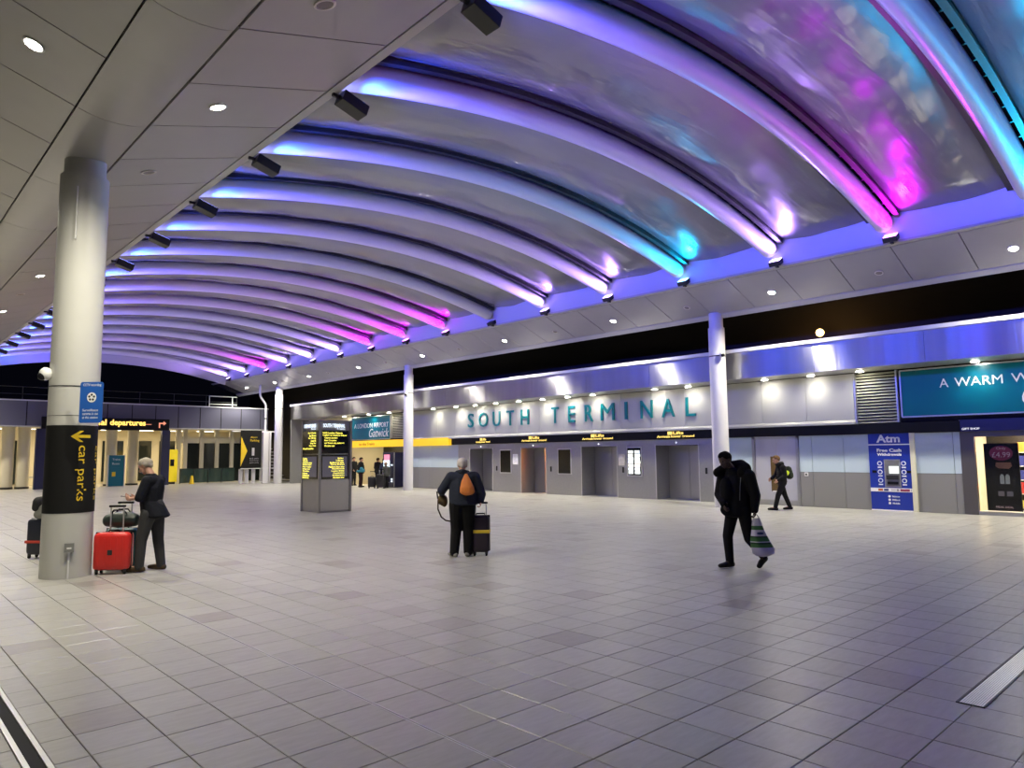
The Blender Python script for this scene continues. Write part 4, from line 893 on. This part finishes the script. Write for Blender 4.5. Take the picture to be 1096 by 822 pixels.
# ================================================================== LUGGAGE
def suitcase(label, loc, rotz, w, d, h, color, rough=.4, grip=None, strap=None, name='suitcase', ribs=True, group=None):
    m = mat(name + '_shell', color, rough, noise=.08, nscale=10); t = thing(name, label, 'suitcase', loc, rotz, group)
    z0 = .065; b = MB().rbox(-w / 2, w / 2, -d / 2, d / 2, z0, h, min(.07, d * .28)).build('shell', m, t, world=False, smooth=True)
    if ribs:
        for k in range(5):
            x = -w / 2 + w * (k + 1) / 6; MB().rbox(x - .012, x + .012, -d / 2 - .006, -d / 2 + .01, z0 + .08, h - .08, .004).build('rib', m, b, world=False)
    MB().rbox(-w / 2 - .003, w / 2 + .003, -.012, .012, z0 + .02, h + .003, .006).build('zip_band', 'blackmatt', t, world=False)
    for sx in (-1, 1):
        for sy in (-1, 1):
            MB().lathe([(.028, -.014), (.03, 0), (.028, .014)], n=14).xf(Matrix.Translation((sx * (w / 2 - .06), sy * (d / 2 - .05), .03)) @ Matrix.Rotation(PI / 2, 4, 'Y')).build('wheel', 'blackmatt', t, world=False, smooth=True)
            MB().box(sx * (w / 2 - .06) - .02, sx * (w / 2 - .06) + .02, sy * (d / 2 - .05) - .02, sy * (d / 2 - .05) + .02, .035, z0 + .02).build('caster', 'darkmetal', t, world=False)
    if grip:
        gw = .095
        for sx in (-1, 1): MB().tube([(sx * gw, d * .3, h - .02), (sx * gw, d * .3, grip)], .011, 8).build('handle_tube', 'metal', t, world=False, smooth=True)
        MB().rbox(-gw - .03, gw + .03, d * .3 - .02, d * .3 + .02, grip - .012, grip + .022, .01).build('handle_grip', 'blackmatt', t, world=False)
    MB().tube([(-.08, 0, h), (-.07, 0, h + .03), (.07, 0, h + .03), (.08, 0, h)], .012, 8).build('carry_handle', 'blackmatt', t, world=False, smooth=True)
    if strap:
        zc_, hw, sc_ = strap; MB().rbox(-w / 2 - .006, w / 2 + .006, -d / 2 - .006, d / 2 + .006, zc_ - hw, zc_ + hw, .01).build('luggage_strap', mat(name + '_strap', sc_, .6), t, world=False)
    return t
VR = -YAW
rc = suitcase('bright red hard shell suitcase in front of the man with the phone', (3.14, 12.49, 0), VR + .12, .53, .27, .64, (.62, .025, .02), .35, 1.03, name='suitcase')
MB().rbox(-.035, .035, -.148, -.135, .30, .38, .008).build('badge', 'darkmetal', rc, world=False)
suitcase('teal suitcase standing behind the red one under a dark holdall', (3.36, 12.86, 0), VR + .12, .5, .24, .66, (.01, .10, .11), .45, 1.06, name='suitcase', ribs=False)
suitcase('navy suitcase with red strap half hidden behind the left column', (2.72, 15.4, 0), VR - .1, .52, .28, .71, (.012, .014, .025), .5, .9, (.30, .025, (.5, .05, .03)), ribs=False)
suitcase('small black case just showing past the right side of the left column', (3.12, 15.5, 0), VR, .42, .26, .42, (.015, .015, .017), .5, None, ribs=False)
suitcase('dark purple wheeled suitcase with yellow band beside the man with orange backpack', (8.35, 9.75, 0), VR - .05, .33, .22, .71, (.018, .010, .022), .5, .92, (.43, .03, (.65, .45, .03)), ribs=False)

VOX = 1.0
def remeshed(mb, voxel, it=4):
    me = bpy.data.meshes.new('tmp'); me.from_pydata(mb.v, [], mb.f); ob = bpy.data.objects.new('tmp', me); COL.objects.link(ob)
    r = ob.modifiers.new('r', 'REMESH'); r.mode = 'VOXEL'; r.voxel_size = voxel * VOX
    s = ob.modifiers.new('s', 'SMOOTH'); s.factor = .5; s.iterations = it
    dg = bpy.context.evaluated_depsgraph_get(); out = bpy.data.meshes.new_from_object(ob.evaluated_get(dg))
    bpy.data.objects.remove(ob); bpy.data.meshes.remove(me); return out
def chain(mb, pts, step=.025):
    for (p, r), (q, s) in zip(pts[:-1], pts[1:]):
        p, q = Vector(p), Vector(q); n = max(1, int((q - p).length / step))
        r3 = r if isinstance(r, tuple) else (r, r, r); s3 = s if isinstance(s, tuple) else (s, s, s)
        for i in range(n + 1):
            u = i / n; mb.ball(p.lerp(q, u), tuple(a + (b - a) * u for a, b in zip(r3, s3)), 10, 7)
    return mb

# bags on top of the cases
hb = thing('holdall_bag', 'dark green holdall lying across the suitcases', 'bag', (3.28, 12.68, .68), VR + .1)
mb = chain(MB(), [((-.2, 0, .12), (.08, .11, .10)), ((-.05, 0, .13), (.12, .14, .13)), ((.12, .01, .13), (.12, .14, .125)), ((.22, 0, .12), (.07, .11, .1))])
link('bag_body', remeshed(mb, .016), mat('holdall_green', (.02, .035, .028), .42, bump=.5, bscale=14), hb, False, 'all')
for s in (-.07, .07): MB().tube([(-.13, s, .22), (-.08, s * 1.3, .29), (.06, s * 1.3, .29), (.12, s, .22)], .012, 8).build('carry_strap', 'blackmatt', hb, world=False, smooth=True)
nb = thing('neck_pillow_bundle', 'black and grey soft bundle resting on the navy suitcase', 'travel pillow', (2.66, 15.36, .71), VR)
link('bundle', remeshed(chain(MB(), [((-.05, 0, .08), (.09, .1, .085)), ((.05, 0, .1), (.11, .11, .10)), ((.03, 0, .2), .09)]), .016), mat('grey_fleece', (.22, .22, .2), .9, bump=.6, bscale=60), nb, False, 'all')
link('dark_flap', remeshed(chain(MB(), [((-.09, -.03, .2), .075), ((-.05, -.03, .3), .10), ((.03, 0, .33), .08)]), .016), mat('black_fleece', (.012, .012, .013), .9, bump=.6, bscale=60), nb, False, 'all')

# ================================================================== PEOPLE
SKIN = mat('skin', (.50, .27, .19), .5, noise=.08, nscale=30); SKIND = mat('skin_dark', (.06, .033, .022), .5)
def cloth(name, c, r=.8, b=.35, s=22): return mat(name, c, r, noise=.12, nscale=6, bump=b, bscale=s, spec=.15)
def hand(mb, w, d, n, thumb, curl=.6, sc=1.0):
    """palm and five fingers; w wrist, d along hand, n palm side (fingers curl to n), thumb = side vector"""
    w, d, n, s = Vector(w), Vector(d).normalized(), Vector(n).normalized(), Vector(thumb).normalized()
    for i in range(4):
        o = (1.5 - i) * .019 * sc; chain(mb, [(w + s * o * .6, .017 * sc), (w + d * .075 * sc + s * o, .0125 * sc)], .012)
        p = w + d * .082 * sc + s * o; a = .25 * curl; L = (.042, .027, .022); f = (.92, 1.04, 1, .82)[i]; pts = [(p, .0095 * sc)]
        for k in range(3):
            a += curl * .75 * (1 if k else .4); p = p + (d * math.cos(a) + n * math.sin(a)) * L[k] * f * sc; pts.append((p, (.009, .0085, .0075)[k] * sc))
        chain(mb, pts, .007)
    p = w + d * .025 * sc + s * .03 * sc; q = p + (d * .7 + s * .65 + n * .3 * curl).normalized() * .04 * sc; r = q + (d * .9 + s * .1 + n * .5 * curl).normalized() * .032 * sc
    chain(mb, [(w + d * .01, .015 * sc), (p, .014 * sc), (q, .011 * sc), (r, .009 * sc)], .008)
def head(mb, c, f, u, sc=1.0):
    c, f, u = Vector(c), Vector(f).normalized(), Vector(u).normalized(); u = (u - f * u.dot(f)).normalized(); s = f.cross(u)
    def B(a, b, h, r): mb.ball(c + s * a * sc + f * b * sc + u * h * sc, tuple(x * sc for x in r) if isinstance(r, tuple) else r * sc, 14, 10)
    B(0, -.012, .03, .088); B(0, -.035, .025, .082); B(0, .022, .035, .076); B(0, .03, -.02, .066); B(0, .04, -.062, .048); B(0, .058, -.085, .028)
    B(.028, .05, -.06, .035); B(-.028, .05, -.06, .035)
    for k in range(5): B(0, .088 + .006 * k, .012 - .011 * k, .010 + .0018 * k)
    B(.014, .098, -.034, .010); B(-.014, .098, -.034, .010)                    # nostrils
    B(0, .088, -.058, .012); B(.014, .084, -.06, .010); B(-.014, .084, -.06, .010); B(0, .085, -.072, .012)   # lips
    for q in (-1, 1):
        B(q * .03, .075, .035, .016); B(q * .045, .06, -.01, .022)              # brow, cheek
        for k in range(5): B(q * .083, -.005 - .01 * math.sin(k), .02 - .013 * k, .013 - .001 * k)   # ear
    return c, f, u, s
def person(label, loc, J, spec, vox=.0085):
    t = thing('person', label, 'person', loc, VR); V = Vector
    up = V(J.get('hup', (0, 0, 1))); c = V(J['head']); body = MB(); c, f, u, s = head(body, c, J['face'], up)
    chain(body, [(c - u * .06 - f * .015, .055), (J['neck'], .062)])
    chain(body, [(J['neck'], .06), (J['chest'], (.13, .10, .12)), (J['belly'], (.13, .11, .1)), (J['pelvis'], (.13, .10, .1))], .04)
    for k in 'LR':
        sh, el, wr = J['sh' + k], J['el' + k], J['wr' + k]
        chain(body, [(J['chest'], .07), (sh, .05), (el, .038), (wr, .026)])
        hip, kn, an, to = J['hip' + k], J['kn' + k], J['an' + k], J['toe' + k]
        chain(body, [(J['pelvis'], .09), (hip, .075), (kn, .05), (an, .034), (to, .025)])
        hd, hn, ht, cu = J['hand' + k]; hand(body, wr, hd, hn, ht, cu)
    link('body', remeshed(body, vox, 2), spec['skin'], t, False, 'all')
    for q in (-1, 1):
        e = c + s * q * .031 + f * .083 + u * .014; MB().ball(e, .0115, 10, 8).build('eye', 'eye', t, world=False, smooth=True)
    # hair
    if spec.get('hair'):
        h = MB(); hl = spec.get('hairlen', 0)
        for a, b, z, r in ((0, -.03, .05, .088), (0, -.05, .03, .085), (0, .01, .075, .07), (.03, .0, .065, .068), (-.03, .0, .065, .068), (.05, -.03, .02, .05), (-.05, -.03, .02, .05), (0, -.07, -.02, .05 + hl), (0, .05, .085, .04)):
            h.ball(c + s * a + f * b + u * z, r, 12, 9)
        if hl: chain(h, [(c - f * .07, .07), (c - f * .07 - u * .14, .06)])
        link('hair', remeshed(h, .010, 2), spec['hair'], t, False, 'all')
    # trousers
    tr = MB(); lw = spec.get('legw', 1.0)
    for k in 'LR':
        chain(tr, [(J['pelvis'], (.155 * lw, .13, .11)), (J['hip' + k], .108 * lw), (J['kn' + k], .078 * lw), (V(J['an' + k]) + V((0, 0, .0)), .064 * lw)])
    chain(tr, [(J['belly'], (.17 * lw, .14, .06)), (J['pelvis'], (.175 * lw, .14, .11))])
    link('trousers', remeshed(tr, .012), spec['trousers'], t, False, 'all')
    # jacket
    jk = MB(); w = spec.get('bulk', 1.0); ch = J['chest']; bl = J['belly']; hem = J['hem']
    dpt = spec.get('torso', ((.20, .135), (.20, .15), (.215, .16)))
    chain(jk, [(J['neck'], (.09, .085, .03)), (V(ch) + V((0, 0, .12)), (.16 * w, .105 * w, .05)), (ch, (dpt[0][0] * w, dpt[0][1] * w, .07)), (bl, (dpt[1][0] * w, dpt[1][1] * w, .06)), (hem, (dpt[2][0] * w, dpt[2][1] * w, .05))], .03)
    sl = spec.get('sleeve', 1.0); aw = spec.get('armw', 1.0)
    for k in 'LR':
        sh, el, wr = V(J['sh' + k]), V(J['el' + k]), V(J['wr' + k])
        pts = [(V(ch) + V((0, 0, .09)), .10 * w), (sh, .088 * aw), (el, .070 * aw)]
        if sl > 0: pts.append((el.lerp(wr, sl), .052 * aw))
        chain(jk, pts)
    for p, r in spec.get('extra', []): jk.ball(p, r, 12, 9)
    link('jacket', remeshed(jk, .012), spec['jacket'], t, False, 'all')
    if spec.get('collar'): link('collar', remeshed(chain(MB(), spec['collar'][0]), .012), spec['collar'][1], t, False, 'all')
    # shoes
    for k in 'LR':
        an, to = V(J['an' + k]), V(J['toe' + k]); d = (to - an); hd = V((d.x, d.y, 0)).normalized(); heel = an - hd * .05; lift = J.get('lift' + k, 0)
        sh = chain(MB(), [(V((heel.x, heel.y, max(.048, an.z - .05))), (.046, .046, .046)), (V((an.x, an.y, max(.055, an.z - .045))).lerp(to, .45), (.05, .05, .045)), (V((to.x, to.y, max(.04, to.z))), (.044, .044, .034))], .015)
        chain(sh, [(an, .05), (an - V((0, 0, .03)), .055)])
        sh.v = [(p[0], p[1], max(p[2], 0.004)) for p in sh.v]
        o = link('shoe', remeshed(sh, .011, 3), spec['shoe'], t, False, 'all')
    return t
M['eye'] = mat('eye_dark', (.03, .02, .015), .2)

# -- man with the phone, profile, facing image left
J = dict(head=(-.095, 0, 1.655), face=(-.83, -.06, -.5), hup=(-.4, 0, .9), neck=(.0, 0, 1.52), chest=(.06, 0, 1.31), belly=(.02, 0, 1.10), pelvis=(.05, 0, .94), hem=(.12, 0, .87),
         shL=(.045, -.2, 1.43), shR=(.045, .2, 1.43), elL=(-.04, -.26, 1.17), elR=(-.05, .25, 1.165), wrL=(-.265, -.10, 1.14), wrR=(-.265, .10, 1.14),
         hipL=(.03, -.1, .9), hipR=(.07, .1, .9), knL=(-.06, -.11, .49), knR=(.1, .11, .49), anL=(-.07, -.12, .09), anR=(.15, .13, .09), toeL=(-.29, -.15, .045), toeR=(-.04, .16, .045),
         handL=((-1, .55, .12), (0, .5, 1), (-.2, .2, 1), .7), handR=((-1, -.55, .12), (0, -.5, 1), (-.2, -.2, 1), .7))
person('man in black jacket with grey hair looking down at a phone', (3.6, 12.35, 0), J, dict(skin=SKIN, hair=cloth('hair_grey', (.36, .32, .26), .8, .8, 80), trousers=cloth('charcoal_jeans', (.045, .045, .047)), jacket=cloth('black_jacket', (.010, .011, .016)), shoe=cloth('brown_shoe', (.07, .045, .025), .5), sleeve=0, torso=((.145, .20), (.165, .20), (.20, .215)), legw=1.12))
t = thing('lanyard', 'yellow lanyard and white tag on the chest of the man with the phone', 'lanyard', (3.5, 12.3, 1.4), VR)
MB().tube([(.03, .0, .08), (.005, .015, -.02), (.0, .02, -.12)], .010, 8).build('ribbon', 'yellow', t, world=False)
MB().rbox(-.012, .0, -.02, .05, -.2, -.12, .004).build('tag_card', 'signwhite', t, world=False)
t = thing('mobile_phone', 'dark mobile phone held in the hands of the man at left', 'phone', (3.6, 12.35, 0), VR)
MB().rbox(-.46, -.32, -.036, .036, 1.178, 1.189, .004).xf(Matrix.Translation((0, 0, 0))).build('case', 'black', t, world=False); MB().box(-.455, -.325, -.032, .032, 1.189, 1.1905).build('screen', mat('phone_screen', (.02, .02, .03), .1, emit=(.6, .7, 1), estr=.25), t, world=False)

# -- man seen from behind with orange backpack
J = dict(head=(-.035, .12, 1.60), face=(-.1, 1, -.25), hup=(0, .2, 1), neck=(-.035, .05, 1.47), chest=(-.03, .02, 1.27), belly=(-.02, .02, 1.06), pelvis=(-.03, 0, .93), hem=(-.0, .01, .93),
         shL=(-.23, .03, 1.39), shR=(.19, .03, 1.39), elL=(-.40, .06, 1.16), elR=(.31, .05, 1.09), wrL=(-.42, .28, 1.10), wrR=(.30, -.02, .98),
         hipL=(-.13, 0, .9), hipR=(.07, 0, .9), knL=(-.14, .03, .49), knR=(.07, .06, .49), anL=(-.17, -.05, .09), anR=(.07, .03, .09), toeL=(-.26, .11, .045), toeR=(.13, .19, .045),
         handL=((-.1, .5, -.8), (.9, 0, 0), (0, .8, .5), 1.1), handR=((.0, -.2, -1), (-1, .3, 0), (0, 1, 0), 1.2))
person('white haired man in navy jacket seen from behind walking away', (8.05, 9.85, 0), J, dict(skin=SKIN, hair=cloth('hair_white', (.58, .52, .47), .8, .8, 80), trousers=cloth('black_trousers', (.008, .008, .009)), jacket=cloth('navy_jacket', (.022, .026, .042)), shoe=cloth('pale_trainer', (.30, .29, .27), .6), bulk=1.16, armw=1.18, legw=1.32, torso=((.205, .14), (.225, .17), (.235, .17)),
       collar=([((-.12, .06, 1.46), .055), ((-.035, -.0, 1.48), .06), ((.06, .06, 1.46), .055)], cloth('navy_hood', (.02, .024, .036)))))
bp = thing('drawstring_backpack', 'orange drawstring backpack on the back of the navy jacket', 'backpack', (8.05, 9.85, 0), VR)
mb = chain(MB(), [((.05, -.165, 1.43), (.035, .03, .03)), ((.055, -.20, 1.32), (.09, .055, .06)), ((.07, -.225, 1.2), (.13, .075, .08)), ((.075, -.225, 1.15), (.135, .075, .07))], .02)
link('sack', remeshed(mb, .010), cloth('orange_nylon', (.62, .20, .05), .55, .7, 16), bp, False, 'all')
for a in (-1, 1): MB().tube([(.05 + a * .02, -.175, 1.43), (.05 + a * .09, -.10, 1.47), (.05 + a * .13, -.03, 1.48)], .007, 6).build('cord', 'blackmatt', bp, world=False); MB().tube([(.075 + a * .12, -.20, 1.12), (.075 + a * .17, -.12, 1.14)], .007, 6).build('cord', 'blackmatt', bp, world=False)
sb = thing('shoulder_bag', 'olive brown bag with dangling strap in the left hand of the navy jacket man', 'bag', (8.05, 9.85, 0), VR)
link('bag_body', remeshed(chain(MB(), [((-.44, .26, .98), (.06, .12, .09)), ((-.37, .26, .96), (.06, .13, .11))]), .012), cloth('olive_bag', (.09, .065, .03)), sb, False, 'all')
MB().tube([(-.49, .24, 1.0), (-.505, .24, 1.13), (-.45, .26, 1.10)], .014, 8).build('handle', 'blackmatt', sb, world=False, smooth=True)
MB().tube([(-.48, .2, .98), (-.48, .18, .82), (-.42, .18, .68), (-.34, .2, .615), (-.26, .22, .60)], .014, 8).build('strap', cloth('strap_dark', (.03, .02, .015)), sb, world=False, smooth=True)

# -- man in the black coat walking left with a shopping bag
J = dict(head=(-.20, -.04, 1.665), face=(-.78, -.45, -.4), hup=(-.35, -.1, 1), neck=(-.10, 0, 1.53), chest=(-.02, 0, 1.30), belly=(-.02, 0, 1.08), pelvis=(-.02, 0, .95), hem=(-.03, 0, .82),
         shL=(.13, -.13, 1.42), shR=(-.18, .14, 1.42), elL=(.20, -.19, 1.12), elR=(-.27, .10, 1.13), wrL=(.19, -.15, .90), wrR=(-.27, -.12, 1.0),
         hipL=(.04, -.08, .9), hipR=(-.07, .08, .9), knL=(.11, -.08, .46), knR=(-.18, .05, .49), anL=(.33, -.05, .19), anR=(-.16, .05, .09), toeL=(.23, -.14, .045), toeR=(-.34, -.06, .045),
         handL=((.1, -.05, -1), (-.7, .2, 0), (-.3, -.9, 0), 1.3), handR=((-.1, -.6, -.7), (.9, 0, 0), (0, .2, .9), 1.0))
coat_man = person('man in black hooded coat walking with a shopping bag', (10.25, 5.75, 0), J, dict(skin=SKIND, hair=cloth('hair_black', (.006, .005, .005), .9, .8, 120), trousers=cloth('black_jeans', (.008, .008, .010)), jacket=cloth('black_parka', (.008, .008, .010), .75, .5, 12), shoe=cloth('black_trainer', (.010, .010, .010), .6), bulk=1.12, armw=1.2, legw=1.05, torso=((.20, .155), (.20, .165), (.205, .17)),
       collar=([((-.30, .05, 1.47), .075), ((-.22, .1, 1.50), .085), ((-.06, .16, 1.54), .11), ((.08, .10, 1.55), .125), ((.10, -.02, 1.52), .115), ((.02, -.12, 1.47), .07)], cloth('fur_hood', (.012, .011, .010), .95, 1.0, 90)), extra=[((-.22, -.08, 1.2), (.1, .1, .2)), ((-.2, -.05, .9), (.11, .1, .1))]))
MB().tube([(-.02, -.205, 1.40), (-.04, -.215, 1.25), (-.05, -.21, 1.05)], .006, 6).build('zip', mat('zip_grey', (.2, .2, .22), .4, .5), coat_man, world=False)
sg_ = thing('shopping_bag', 'white plastic shopping bag with green bands carried by the coated man', 'shopping bag', (10.25, 5.75, 0), VR)
def bag_ring(z, cx, wx, wy, n=26, ph=0): return [(cx + wx * math.cos(2 * PI * i / n) * (1 + .07 * math.sin(5 * 2 * PI * i / n + ph)), -.15 + wy * math.sin(2 * PI * i / n) * (1 + .1 * math.sin(4 * 2 * PI * i / n + ph)), z) for i in range(n)]
def bag_part(name, zs, m):
    prof = [(.77, .215, .05, .03), (.68, .215, .085, .05), (.60, .225, .10, .065), (.50, .24, .125, .08), (.40, .26, .15, .09), (.31, .285, .175, .10), (.24, .29, .165, .095), (.20, .285, .10, .06), (.188, .28, .03, .02)]
    def at_(z):
        for (a, c1, w1, d1), (b, c2, w2, d2) in zip(prof[:-1], prof[1:]):
            if b <= z <= a: u = (a - z) / (a - b); return c1 + (c2 - c1) * u, w1 + (w2 - w1) * u, d1 + (d2 - d1) * u
        return prof[-1][1:]
    vs = []; fs = []; n = 26
    for z in zs: c_, w_, d_ = at_(z); vs += bag_ring(z, c_, w_, d_, n, z * 9)
    for j in range(len(zs) - 1):
        for i in range(n): k = (i + 1) % n; fs.append((j * n + i, j * n + k, (j + 1) * n + k, (j + 1) * n + i))
    MB().add(vs, fs).build(name, m, sg_, world=False, smooth='all')
bw = mat('bag_white', (.68, .66, .74), .4); bgn = mat('bag_green', (.05, .16, .05), .4); bgd = mat('bag_dark_green', (.015, .05, .025), .4)
bag_part('bag_top', [.77, .72, .66], bw); bag_part('green_band', [.66, .62, .60], bgn); bag_part('logo_band', [.60, .55, .505], bw); bag_part('dark_band', [.505, .485], bgd); bag_part('green_band', [.485, .44, .425], bgn); bag_part('text_band', [.425, .412], bw); bag_part('dark_band', [.412, .385], bgd); bag_part('green_band', [.385, .35, .335], bgn); bag_part('bag_bottom', [.335, .31, .28, .24, .22, .20, .188], mat('bag_lilac', (.50, .47, .62), .4))
for a in (-1, 1): MB().tube([(.215 + a * .045, -.15, .765), (.20 + a * .02, -.15, .83), (.20, -.15, .86)], .008, 6).build('handle_loop', bw, sg_, world=False)
lg = MB(); lg.prism([(.055 * math.cos(i * PI / 8), .02 * math.sin(i * PI / 8)) for i in range(16)], (.235, -.232, .55), (1, 0, 0), (0, 0, 1), (0, -1, 0), .006); lg.build('logo_oval', mat('logo_blue', (.05, .07, .2), .4), sg_, world=False)

# -- far walker with backpack by the service door
J = dict(head=(-.06, 0, 1.53), face=(-.95, 0, -.25), hup=(-.2, 0, 1), neck=(.02, 0, 1.40), chest=(.08, 0, 1.20), belly=(.07, 0, 1.02), pelvis=(.08, 0, .87), hem=(.09, 0, .80),
         shL=(.08, -.17, 1.30), shR=(.08, .17, 1.30), elL=(.12, -.21, 1.04), elR=(-.02, .21, 1.06), wrL=(-.08, -.18, .92), wrR=(-.16, .17, .96),
         hipL=(.08, -.09, .82), hipR=(.08, .09, .82), knL=(-.08, -.09, .45), knR=(.2, .09, .44), anL=(-.18, -.09, .09), anR=(.33, .09, .11), toeL=(-.38, -.09, .05), toeR=(.16, .09, .045),
         handL=((-.8, 0, -.6), (0, 1, 0), (-.5, 0, .8), .8), handR=((-.8, 0, -.6), (0, -1, 0), (-.5, 0, .8), .8))
dk = cloth('dark_clothes', (.012, .012, .014)); hb_ = cloth('hair_brown', (.03, .018, .010))
person('person in dark clothes walking past the grey service door', (20.9, 10.35, 0), J, dict(skin=SKIN, hair=cloth('hair_sandy', (.16, .09, .04)), trousers=dk, jacket=dk, shoe=dk, torso=((.13, .18), (.13, .17), (.14, .18)), collar=([((.0, -.08, 1.40), .07), ((.10, 0, 1.40), .085), ((.0, .08, 1.40), .07)], dk)), .012)
bk = thing('rucksack', 'dark rucksack with bright yellow panel on the walker by the door', 'backpack', (20.9, 10.35, 0), VR)
link('sack', remeshed(chain(MB(), [((.30, 0, 1.24), (.10, .14, .10)), ((.33, 0, 1.05), (.12, .15, .12))], .03), .018), cloth('rucksack_dark', (.03, .04, .025)), bk, False, 'all')
link('reflective_panel', remeshed(chain(MB(), [((.20, -.15, 1.14), (.08, .03, .07)), ((.17, -.16, 1.1), (.07, .03, .07))]), .014), mat('hi_vis', (.6, .75, .02), .5, emit=(.6, .8, .05), estr=.15), bk, False, 'all')  # yellow-green patch, no lamp; a faint emission brightens its colour
MB().tube([(.25, -.13, 1.3), (.08, -.2, 1.34), (.0, -.19, 1.2), (.1, -.2, 1.02), (.25, -.14, .98)], .018, 8).build('shoulder_strap', dk, bk, world=False, smooth=True)

# -- waiting group by the vending machine
def bystander(label, loc, face, h, jacket, trousers, lean=0.0, hair=None):
    k = h / 1.72; fx, fy = face; sx, sy = fy, -fx      # right-hand side of a person facing (fx, fy)
    def P(a, b, z): return ((sx * a + fx * b) * k, (sy * a + fy * b) * k, z * k)
    J = dict(head=P(0, .03 + lean, 1.60), face=(fx, fy, -.2), neck=P(0, lean * .8, 1.47), chest=P(0, lean * .5, 1.25), belly=P(0, .02, 1.06), pelvis=P(0, 0, .92), hem=P(0, 0, .84))
    for s, q in (('L', -1), ('R', 1)):
        J['sh' + s] = P(q * .19, lean * .7, 1.38); J['el' + s] = P(q * .25, .0, 1.1); J['wr' + s] = P(q * .18, .17, .98); J['hip' + s] = P(q * .09, 0, .88); J['kn' + s] = P(q * .1, .02, .48); J['an' + s] = P(q * .11, -.02, .085); J['toe' + s] = P(q * .13, .15, .045)
        J['hand' + s] = (P(-q * .3, .6, -.6), P(-q, 0, 0), P(0, .4, .8), .9)
    return person(label, loc, J, dict(skin=SKIN, hair=hair or hb_, trousers=trousers, jacket=jacket, shoe=dk), .014)
bystander('standing person in black partly hidden behind the information kiosk', (22.1, 37.4, 0), (.6, -.6), 1.68, dk, dk)
bystander('standing person in black holding a blue bag near the entrance', (21.2, 35.1, 0), (.9, -.2), 1.66, dk, cloth('maroon_trousers', (.03, .012, .016)))
bystander('person in dark jacket standing in front of the lit doorway', (23.2, 36.5, 0), (.5, .8), 1.62, dk, dk)
bystander('person in dark blue jacket leaning beside the vending machine', (22.6, 35.1, 0), (.8, .3), 1.6, cloth('navy_coat', (.02, .025, .05)), dk, .15)
bystander('shorter person in grey top with luggage before the vending machine', (21.75, 33.35, 0), (-.5, .7), 1.36, cloth('grey_top', (.10, .11, .10)), dk, .08, cloth('hair_fair', (.3, .2, .12)))
t = thing('sling_bag', 'bright blue and teal bag held by the person near the entrance', 'bag', (21.2, 35.1, 0), VR)
link('bag_body', remeshed(chain(MB(), [((.08, -.22, 1.02), (.12, .09, .12)), ((.16, -.2, .92), (.14, .1, .08)), ((-.1, -.2, .9), (.12, .1, .07))], .04), .02), cloth('teal_bag', (.05, .22, .30)), t, False, 'all')
MB().tube([(-.05, -.2, 1.0), (-.1, -.12, 1.3), (.05, -.05, 1.42)], .015, 8).build('strap', dk, t, world=False)
suitcase('black suitcase standing left of the waiting luggage pile', (21.0, 33.6, 0), VR, .42, .28, .62, (.012, .012, .014), .5, .9, ribs=False)
suitcase('larger black suitcase right in the waiting luggage pile', (21.15, 32.95, 0), VR, .46, .3, .76, (.010, .010, .012), .5, 1.0, ribs=False)
